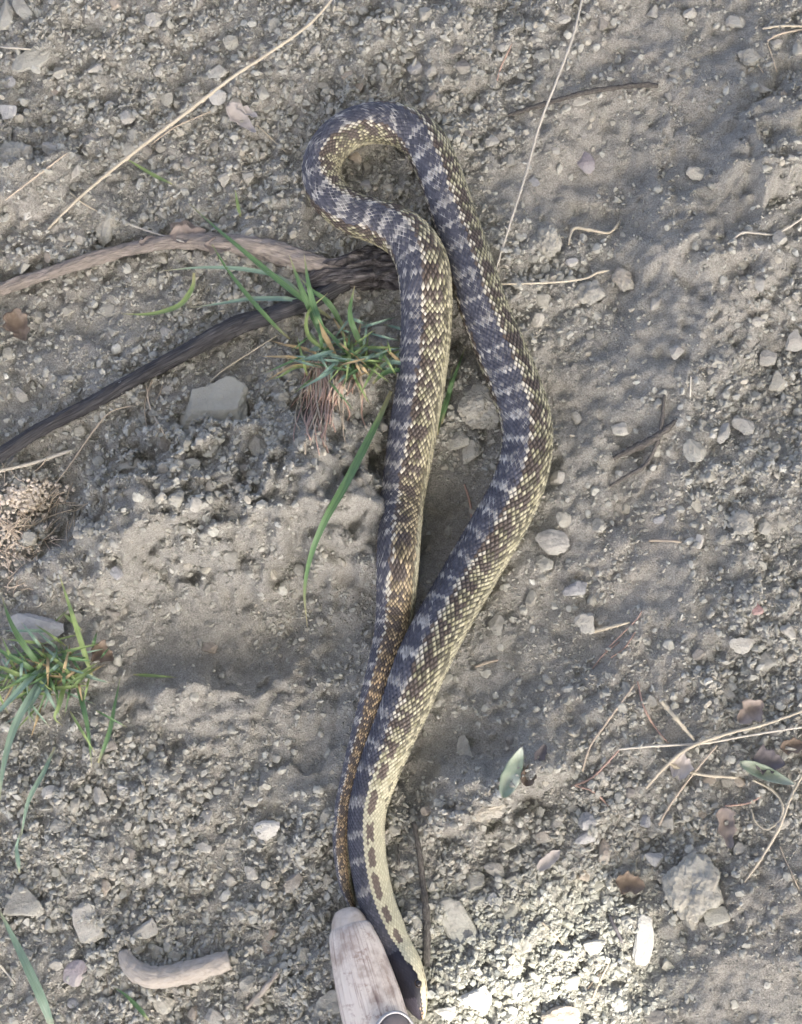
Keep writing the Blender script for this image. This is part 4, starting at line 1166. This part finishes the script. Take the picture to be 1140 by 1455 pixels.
# ------------------------------------------------------------------ dry leaves and small litter
LEAVES = [
    ('dry_leaf', 28, 466, 52, 34, 62, 'leaf_brown', .9, 'crumpled brown leaf at the left edge above the lower branch', 12),
    ('dry_leaf', 1032, 1177, 56, 28, 82, 'leaf_pink', .5, 'dull pinkish dry leaf below the straw tangle', 8),
    ('dry_leaf', 1066, 1012, 44, 34, -40, 'leaf_pink', .6, 'reddish brown dry leaf above the longest curved straw', 6),
    ('dry_leaf', 1092, 1082, 44, 34, 10, 'leaf_dark', .5, 'dark dry leaf caught in the straw tangle', 6),
    ('dry_leaf', 1128, 1060, 40, 20, -10, 'leaf_brown', .5, 'brown leaf scrap at the right edge in the tangle', 8),
    ('green_leaf', 728, 1098, 72, 26, -68, 'leaf_green', .35, 'small pale green leaf standing on the soil lump', 16),
    ('green_leaf', 1088, 1100, 78, 20, 22, 'leaf_green', .9, 'folded grey green leaf in the straw tangle', 12),
    ('dry_leaf', 895, 1256, 40, 32, 10, 'leaf_brown', .9, 'curled tan leaf left of the largest clod', 8),
    ('dry_leaf', 345, 172, 64, 22, 48, 'leaf_grey', .5, 'flat dry grey sheath right under the long straw', 6),
    ('dry_leaf', 352, 160, 36, 14, 30, 'leaf_grey', .6, 'small pale husk at the head of the dry sheath', 8),
    ('dry_leaf', 265, 326, 46, 20, 8, 'leaf_pink', .4, 'pale dry leaf resting above the upper branch', 12),
    ('dry_leaf', 752, 1100, 34, 18, -70, 'leaf_brown', .8, 'small brown leaf scrap right of the green leaf', 8),
    ('dry_leaf', 768, 1072, 30, 16, -60, 'leaf_dark', .8, 'dark leaf scrap above the green leaf', 7),
    ('dry_leaf', 780, 1222, 40, 18, -40, 'leaf_grey', .5, 'grey leaf scrap right above the sunlit patch', 8),
    ('dry_leaf', 968, 1090, 34, 30, 10, 'leaf_grey', .5, 'pale leaf scrap beneath the bowed straw', 5),
    ('dry_leaf', 148, 930, 36, 26, 30, 'leaf_brown', .9, 'brown withered leaf at the right of the left grass clump', 12),
]
for (nm, px, py, l, w, a, mk, cu, lab, h) in LEAVES:
    tag(leaf_obj(nm, px, py, l, w, a, M[mk], h, cu, .35, int(px + py)), lab, 'leaf')

# ------------------------------------------------------------------ grass
def blade_mesh(name, pts, w, n=26, fold=.35, up=None):
    """pts rows (px, py, height px): base first; a folded, tapering blade"""
    P = spline(np.array(pts, float), n)
    C = ground_at(P[:, 0], P[:, 1], P[:, 2] * S)
    g = H(C[:, 0], C[:, 1]); gp = np.pad(g, 2, mode='edge'); g = np.max([gp[i:i + n] for i in range(5)], axis=0)
    gp = np.pad(g, 2, mode='edge'); g = sum(gp[i:i + n] for i in range(5)) / 5
    z = np.maximum(C[:, 2], g + np.minimum(P[:, 2], 7) * S)
    x, y = at_z(P[:, 0], P[:, 1], z); C = np.stack([x, y, z], 1)
    T, N, B = frames(C)
    u = np.linspace(0, 1, n)
    wd = w * S * .40 * np.minimum(1, (.45 + u * 2.2)) * np.clip((1 - u) * 1.9, 0.02, 1) ** .8
    tw = math.sin(pts[0][0]) * .5 * u
    Bt = B * np.cos(tw)[:, None] + N * np.sin(tw)[:, None]; Nt = N * np.cos(tw)[:, None] - B * np.sin(tw)[:, None]
    rows = []
    for q in (-1, -.5, 0, .5, 1):
        rows.append(C + Bt * (wd * q)[:, None] + Nt * (wd * fold * abs(q))[:, None])
    V = np.stack(rows, 1).reshape(-1, 3)
    F = []; UV = []
    for i in range(n - 1):
        for j in range(4):
            F.append((i * 5 + j, (i + 1) * 5 + j, (i + 1) * 5 + j + 1, i * 5 + j + 1))
            UV += [(j / 4, u[i] * 3), (j / 4, u[i + 1] * 3), ((j + 1) / 4, u[i + 1] * 3), ((j + 1) / 4, u[i] * 3)]
    me = bpy.data.meshes.new(name); me.from_pydata(V.tolist(), [], F)
    uv = me.uv_layers.new(name='UVMap'); uv.data.foreach_set('uv', np.array(UV, np.float32).ravel())
    me.polygons.foreach_set('use_smooth', np.ones(len(F), bool))
    return me

def clump(base, label, blades, fibres, extra):
    root = ground_at(*base)
    t = empty('grass_clump', root); tag(t, label, 'grass')
    def put(nm, me, mat):
        recentre(me, root); return link(nm, me, mat, t)
    for (mk, w, pts) in blades: put('blade', blade_mesh('blade', pts, w), M[mk])
    r = random.Random(int(base[0]))
    for _ in range(extra['n']):
        bx = base[0] + r.gauss(0, extra['sx']); by = base[1] + r.gauss(0, extra['sy'])
        a = r.uniform(0, 6.28); l = r.uniform(*extra['len'])
        dx, dy = math.cos(a) * l, math.sin(a) * l * .8 + extra.get('dy', 0)
        hh = r.uniform(12, 48)
        mk = r.choices(extra['mats'], extra['wts'])[0]
        put('blade', blade_mesh('blade', [(bx, by, 2), (bx + dx * .35, by + dy * .35, hh), (bx + dx * .75, by + dy * .75, hh * .9), (bx + dx, by + dy, hh * .4)], r.uniform(3, 6.5)), M[mk])
    for (mk, rad, pts) in fibres:
        C, R = path3([(a, b, rad, h) for a, b, h in pts], 22)
        put('rootlet', tube_mesh('rootlet', C, R, 5, .2), M[mk])

mid_blades = [
    ('grass', 11, [(470, 452, 4), (430, 425, 26), (395, 398, 34), (340, 352, 30), (300, 318, 22), (265, 286, 12)]),
    ('grass', 8, [(412, 482, 6), (390, 462, 26), (352, 420, 34), (320, 378, 30), (294, 334, 24)]),
    ('grass_blue', 8, [(442, 430, 6), (400, 396, 30), (350, 383, 32), (290, 380, 26), (228, 385, 16)]),
    ('grass_blue', 9, [(452, 436, 6), (415, 426, 28), (360, 425, 32), (310, 432, 28), (268, 438, 20)]),
    ('grass', 13, [(470, 500, 4), (448, 455, 40), (428, 410, 60), (411, 362, 64)]),
    ('grass', 12, [(474, 505, 4), (456, 465, 40), (441, 415, 62), (432, 360, 66)]),
    ('grass', 10, [(490, 470, 4), (468, 432, 30), (440, 410, 34), (425, 392, 30)]),
    ('grass', 11, [(520, 500, 4), (506, 475, 34), (497, 445, 48), (504, 406, 56)]),
    ('grass_light', 7, [(476, 505, 4), (440, 480, 40), (438, 445, 52), (466, 416, 50)]),
    ('grass', 9, [(540, 520, 4), (500, 505, 24), (465, 470, 34), (446, 450, 30)]),
    ('grass_blue', 8, [(530, 530, 4), (555, 515, 24), (590, 518, 44), (622, 495, 56)]),
    ('grass', 9, [(530, 545, 4), (548, 530, 24), (580, 524, 40), (606, 520, 46)]),
    ('grass_blue', 7, [(555, 525, 6), (575, 495, 40), (594, 466, 64), (597, 440, 68)]),
    ('grass_blue', 7, [(560, 525, 6), (585, 500, 46), (606, 488, 62), (626, 486, 62)]),
    ('grass', 14, [(556, 556, 12), (540, 592, 24), (518, 636, 26), (490, 690, 24), (462, 740, 22), (442, 790, 20), (433, 840, 16), (437, 892, 8)]),
    ('grass_dry', 9, [(480, 510, 4), (462, 478, 36), (447, 448, 46), (440, 425, 44)]),
    ('grass_dry', 6, [(450, 520, 6), (420, 520, 16), (395, 532, 14), (374, 545, 8)]),
    ('grass_dry', 6, [(440, 515, 6), (415, 508, 14), (392, 507, 12), (372, 506, 8)]),
    ('grass_light', 6, [(440, 522, 6), (420, 522, 16), (400, 534, 14), (384, 540, 10)]),
    ('grass_dry', 6, [(455, 505, 4), (430, 495, 24), (405, 490, 22), (385, 484, 14)]),
    ('grass', 7, [(628, 602, 4), (636, 570, 16), (646, 535, 20), (662, 492, 22)]),
    ('grass', 5, [(622, 618, 4), (628, 585, 14), (636, 560, 18), (644, 520, 20)]),
    ('grass_light', 10, [(276, 388, 22), (274, 408, 16), (258, 432, 12), (232, 443, 9), (205, 447, 8), (172, 446, 6)]),
    ('grass_light', 6, [(342, 308, 4), (338, 290, 14), (334, 268, 18)]),
    ('grass_light', 7, [(245, 262, 4), (220, 250, 10), (190, 232, 12), (175, 222, 10)]),
]
fib = []
r_ = random.Random(3)
for k in range(64):
    x0 = 440 + r_.uniform(0, 70); y0 = 515 + r_.uniform(-8, 20); l = r_.uniform(30, 120)
    x1 = x0 + r_.uniform(-24, 14)
    fib.append((r_.choice(['root_pink', 'root_pink', 'straw_tan']), r_.uniform(.8, 1.5), [(x0, y0, 8), ((x0 + x1) / 2 + r_.uniform(-10, 10), y0 + l * .4, 9), (x1, y0 + l * .8, 6), (x1 + r_.uniform(-8, 8), y0 + l, 3)]))
clump((500, 505), 'green grass clump growing beside the snake over the forked branch', mid_blades, fib,
      dict(n=85, sx=34, sy=18, len=(26, 78), mats=['grass', 'grass_blue', 'grass_light', 'grass_dry'], wts=[3, 4.5, 3, 1.2]))

left_blades = [
    ('grass_blue', 13, [(72, 945, 6), (50, 980, 40), (22, 1030, 50), (6, 1085, 44), (-2, 1150, 30)]),
    ('grass_blue', 11, [(68, 940, 6), (40, 968, 44), (10, 1000, 50), (-30, 1040, 40)]),
    ('grass_blue', 9, [(80, 935, 6), (60, 975, 40), (42, 1010, 50), (45, 1030, 48)]),
    ('grass', 9, [(105, 950, 6), (118, 1000, 30), (126, 1040, 30), (131, 1092, 14)]),
    ('grass', 8, [(140, 1084, 4), (156, 1040, 22), (164, 1000, 26), (172, 958, 22)]),
    ('grass', 10, [(66, 955, 6), (40, 925, 46), (16, 885, 56), (2, 845, 56)]),
    ('grass_light', 9, [(132, 965, 6), (118, 920, 40), (102, 870, 52), (84, 815, 50)]),
    ('grass_light', 8, [(60, 965, 6), (30, 960, 44), (0, 948, 46), (-30, 940, 36)]),
    ('grass', 9, [(60, 960, 6), (36, 945, 40), (10, 930, 44), (-20, 912, 40)]),
    ('grass_blue', 8, [(78, 1062, 6), (62, 1098, 18), (40, 1140, 20), (28, 1202, 10)]),
    ('grass_light', 8, [(95, 960, 6), (85, 1000, 40), (78, 1020, 40), (90, 1032, 30)]),
]
clump((64, 952), 'grass clump with green and yellowed blades at the left edge', left_blades, [],
      dict(n=120, sx=36, sy=22, len=(34, 78), mats=['grass', 'grass_light', 'grass_dry', 'grass_blue'], wts=[4, 4, 2, 2], dy=8))

def lone_blade(mk, w, pts, label):
    me = blade_mesh('grass_sprig', pts, w); o0 = ground_at(pts[0][0], pts[0][1]); recentre(me, o0)
    tag(link('grass_sprig', me, M[mk], loc=o0), label, 'grass')
lone_blade('grass_blue', 15, [(80, 1475, 6), (62, 1425, 18), (38, 1372, 22), (15, 1325, 20), (-8, 1280, 14)], 'single broad green blade slanting in the lower left corner')
lone_blade('grass', 7, [(212, 1450, 4), (195, 1430, 10), (176, 1412, 12), (160, 1402, 8)], 'short green blade at the bottom edge under the bent root')
lone_blade('grass_blue', 7, [(28, 1240, 4), (26, 1222, 8), (24, 1204, 8), (30, 1180, 6)], 'short pale blade above the large lower left stone')

# dry fluffy tuft at the left edge
def tuft():
    root = ground_at(40, 755)
    t = empty('dry_tuft', root); tag(t, 'dry fluffy buff tuft of dead stems at the left edge', 'dry grass')
    r = random.Random(8)
    D_, F_ = ICO[1]
    Vs, Fs = [], []
    for k in range(620):
        top_ = k < 330
        px_ = (40 + r.gauss(0, 19)) if top_ else (22 + r.gauss(0, 24)); py_ = (706 + r.gauss(0, 10)) if top_ else (765 + r.gauss(0, 30))
        sz_ = r.uniform(1.6, 4.2) if top_ else r.uniform(1.2, 3.2)
        Vs.append(D_ * np.array([[r.uniform(.5, 1.3) for _ in range(3)] for _ in range(len(D_))]) * sz_ * S + ground_at(px_, py_, (r.uniform(3, 13) if top_ else r.uniform(2, 8)) * S))
        Fs.append(F_ + k * len(D_))
    o = link('seed_crumbs', fast_mesh('seed_crumbs', np.vstack(Vs) - root, np.vstack(Fs), False), M['fluff_pale'], t); o['kind'] = 'stuff'
    for (nm, cx, cy, sx, sy, n, mk, rad, ln) in (('dead_stems', 22, 770, 26, 34, 90, 'fluff', .8, 30), ('rootlets', 85, 712, 24, 30, 26, 'straw_tan', 1.0, 46)):
        Vs, Fs, off = [], [], 0
        for _ in range(n):
            x0 = cx + r.gauss(0, sx); y0 = cy + r.gauss(0, sy); a = r.uniform(0, 6.28) if nm != 'rootlets' else 2.2 + r.gauss(0, .25)
            l = r.uniform(.5, 1.2) * ln; h0 = r.uniform(2, 10) if nm != 'rootlets' else r.uniform(8, 14)
            q = [(x0, y0, rad, h0)]
            for k in range(3):
                a += r.uniform(-.7, .7) * (1 if nm != 'rootlets' else .4); x0 += math.cos(a) * l / 3; y0 += math.sin(a) * l / 3
                q.append((x0, y0, rad * (1 - .2 * k), max(1, h0 + r.uniform(-5, 6))))
            P = np.array(q); z = H_mean(*at_z(P[:, 0], P[:, 1], 0.0)) + P[:, 3] * S
            xx, yy = at_z(P[:, 0], P[:, 1], z)
            C = np.stack([xx, yy, z], 1); T, N, B = frames(C)
            for i in range(4):
                for s_ in range(3):
                    an = s_ * 2.094; Vs.append(C[i] + (N[i] * math.cos(an) + B[i] * math.sin(an)) * P[i, 2] * S)
            for i in range(3):
                for s_ in range(3):
                    Fs.append((off + i * 3 + s_, off + (i + 1) * 3 + s_, off + (i + 1) * 3 + (s_ + 1) % 3, off + i * 3 + (s_ + 1) % 3))
            off += 12
        o = link(nm, fast_mesh(nm, np.array(Vs) - root, np.array(Fs)), M[mk], t)
        o['kind'] = 'stuff'
tuft()

# ------------------------------------------------------------------ wooden handle
def handle():
    m, nt, b = new_mat('handle_wood')
    tc = nd(nt, 'ShaderNodeTexCoord', name='tc')
    mp = nd(nt, 'ShaderNodeMapping'); mp.inputs['Scale'].default_value = (20, .35, 1)
    nt.links.new(tc.outputs['UV'], mp.inputs['Vector'])
    n1 = nd(nt, 'ShaderNodeTexNoise'); n1.inputs['Scale'].default_value = 2.2; n1.inputs['Detail'].default_value = 6; n1.inputs['Roughness'].default_value = .7
    nt.links.new(mp.outputs[0], n1.inputs['Vector'])
    r1 = ramp(nt, n1.outputs[0], [(.34, (.20, .14, .115)), (.41, (.44, .375, .31)), (.48, (.60, .545, .455)), (.75, (.68, .635, .54))])
    r2 = ramp(nt, noise_node(nt, 45, 4, .6).outputs[0], [(.36, (.62, .57, .55)), (.47, (1, 1, 1))])
    r3 = ramp(nt, noise_node(nt, 90, 5, .75).outputs[0], [(.54, (1, 1, 1)), (.64, (.42, .31, .27))])
    c = mix(nt, 1., r1.outputs[0], r2.outputs[0], 'MULTIPLY'); c = mix(nt, .7, c, r3.outputs[0], 'MULTIPLY')
    nt.links.new(c, b.inputs['Base Color']); b.inputs['Roughness'].default_value = .5
    bump(nt, b, n1.outputs[0], .0012)
    km = simple_mat('handle_end_wood', [(.3, (.33, .28, .22)), (.5, (.46, .41, .335)), (.7, (.54, .49, .41))], 120, .6, None, .0012)
    root = ground_at(500, 1330)
    t = empty('wooden_handle', root); tag(t, 'worn pale wooden tool handle with rounded butt pressed against the snake neck', 'handle')
    def lathe(name, prof, mat, sides=40, facet=.04):
        P = np.array(prof, float)
        C = ground_at(P[:, 0], P[:, 1], P[:, 3] * S)
        # straight axis
        a0, a1 = ground_at(493, 1300, 34 * S), ground_at(580, 1620, 47 * S)
        ax = (a1 - a0) / np.linalg.norm(a1 - a0)
        tt = (C - a0) @ ax; C = a0 + tt[:, None] * ax
        me = tube_mesh(name, C, P[:, 2] * S * .95, sides)
        recentre(me, root); return link(name, me, mat, t)
    ln = lambda y: 493 + (y - 1300) * .272
    lathe('butt', [(ln(y), y, r, 0) for y, r in ((1296, 4), (1297, 10), (1300, 16), (1305, 20), (1312, 24), (1320, 26.5), (1330, 27), (1340, 27))], km)
    lathe('grip', [(ln(y), y, r, 0) for y, r in ((1321, 22), (1322, 28), (1326, 31), (1334, 33.5), (1350, 36.5), (1375, 39.5), (1400, 42), (1430, 44), (1470, 45), (1540, 45), (1600, 43), (1640, 40))], M_wood if False else m)
    lathe('ferrule', [(ln(y), y, r, 0) for y, r in ((1630, 36), (1632, 44), (1640, 45), (1720, 45), (1722, 40), (1726, 30))], M['metal'])
    # bright metal inlay lip set into the grip at the bottom of the picture
    cpt = ground_at(561, 1472, 74 * S)
    aa = np.linspace(0, 2 * math.pi, 41)
    C = np.array([cpt + np.array([math.cos(a) * 25, math.sin(a) * 29, -math.cos(a) * 14]) * S for a in aa])
    me = tube_mesh('metal_ring', C, np.full(41, 2.4 * S), 8); recentre(me, root)
    link('metal_ring', me, M['metal'], t)
    D, F = ICO[3]
    link('ring_dark_fill', fast_mesh('ring_dark_fill', D * np.array([25, 29, 7]) * S @ np.array(Matrix.Rotation(math.radians(29), 3, 'Y')).T, F), M['leaf_dark'], t, cpt - root)  # dark solid lens, its colour standing in for shade inside the ring
handle()

# ------------------------------------------------------------------ unseen tree added to shade the spot, crown shaped around the sun patch
def added_shade_tree():
    L = 7.0
    patch = ground_at(730, 1395)
    cen = patch + SUN_DIR * L
    root = np.array([cen[0] + .9, cen[1] - .2, 0.0]); root[2] = H_base(root[:1], root[1:2])[0] - .05
    t = empty('added_shade_tree', root); tag(t, 'unseen leafy tree added to shade the bare soil', 'tree')
    zz = np.linspace(0, 1, 14)
    C = np.stack([root[0] + .08 * np.sin(zz * 5), root[1] - .3 * zz, root[2] + (cen[2] + 1 - root[2]) * zz], 1)
    me = tube_mesh('trunk', C, .16 * (1 - zz * .75), 14, .15); recentre(me, root); tr = link('trunk', me, M['tree_bark'], t)
    r = random.Random(4)
    for k in range(9):
        z0 = .45 + k * .055; i = int(z0 * 13); a = -1.9 + k * .45
        e = C[i] + np.array([math.cos(a) * 1.5, math.sin(a) * 1.5, .9]); mid_ = (C[i] + e) / 2 + np.array([0, 0, -.1])
        Cb = spline(np.array([C[i], mid_, e]), 9)
        me = tube_mesh('limb', Cb, np.linspace(.05, .012, 9), 8, .1); recentre(me, root); link('limb', me, M['tree_bark'], tr)
    n = 130000
    p = RNG.normal(0, 1, (n * 2, 3)); p /= np.linalg.norm(p, axis=1)[:, None]
    rad = RNG.random(n * 2) ** .45
    p = p * rad[:, None] * np.array([2.3, 2.1, 1.9])
    # uneven outline
    k = vn(p[:, 0] + 9, p[:, 1] + p[:, 2], .8, 91)
    p = p[(k + (1 - rad) * .8) > .18][:n]
    c = cen + p
    gaps = [(665, 1420, .034), (715, 1395, .036), (770, 1405, .034), (720, 1345, .010), (850, 1385, .026), (905, 1345, .020), (690, 1460, .04), (740, 1450, .04), (820, 1440, .034), (860, 1280, .012), (640, 1400, .015)]  # leaves left out along the sun's rays to form the sunlit patch
    keep = np.ones(len(c), bool)
    for (gx_, gy_, gr) in gaps:
        g0 = ground_at(gx_, gy_); d = c - g0; tt = d @ SUN_DIR
        keep &= np.linalg.norm(d - tt[:, None] * SUN_DIR, axis=1) > gr + .028
    c = c[keep]; n = len(c)
    q = np.array([(0, 0, 0), (.028, .04, .006), (0, .11, -.012), (-.028, .04, .006)]) - np.array([0, .05, 0])
    R = rots(n, .75)
    V = np.einsum('nij,kj->nki', R, q) * RNG.uniform(.75, 1.25, (n, 1, 1)) + c[:, None, :]
    F = (np.array([(0, 1, 2, 3)])[None] + (np.arange(n) * 4)[:, None, None]).reshape(-1, 4)
    o = link('crown', fast_mesh('crown', V.reshape(-1, 3) - root, F, False), M['tree_leaf'], t)
    o['kind'] = 'stuff'
    # unseen copies added to block skylight, leaving the upper left open
    for (x, y, rz, sc_, lab) in ((-2.6, -4.6, 2.1, 1.3, 'unseen leafy tree added behind the viewer to block skylight'), (5.2, -.6, 4.0, 1.25, 'unseen leafy tree added at right to block skylight'),
                                 (4.6, 1.9, 5.2, 1.3, 'unseen leafy tree added right and upward to block skylight'), (5.6, 4.2, .7, 1.2, 'unseen leafy tree added far upper right to block skylight'), (3.5, -1.5, 0., 1.2, 'unseen leafy tree added closest at right to block overhead skylight')):
        c = t.copy(); col.objects.link(c); c.location = (x, y, root[2]); c.rotation_euler.z = rz; c.scale = (sc_,) * 3; tag(c, lab, 'tree')
        for ch in list(t.children):
            d = ch.copy(); col.objects.link(d); d.parent = c
            for g_ in list(ch.children):
                e_ = g_.copy(); col.objects.link(e_); e_.parent = d
added_shade_tree()
print('objects', len(bpy.data.objects))
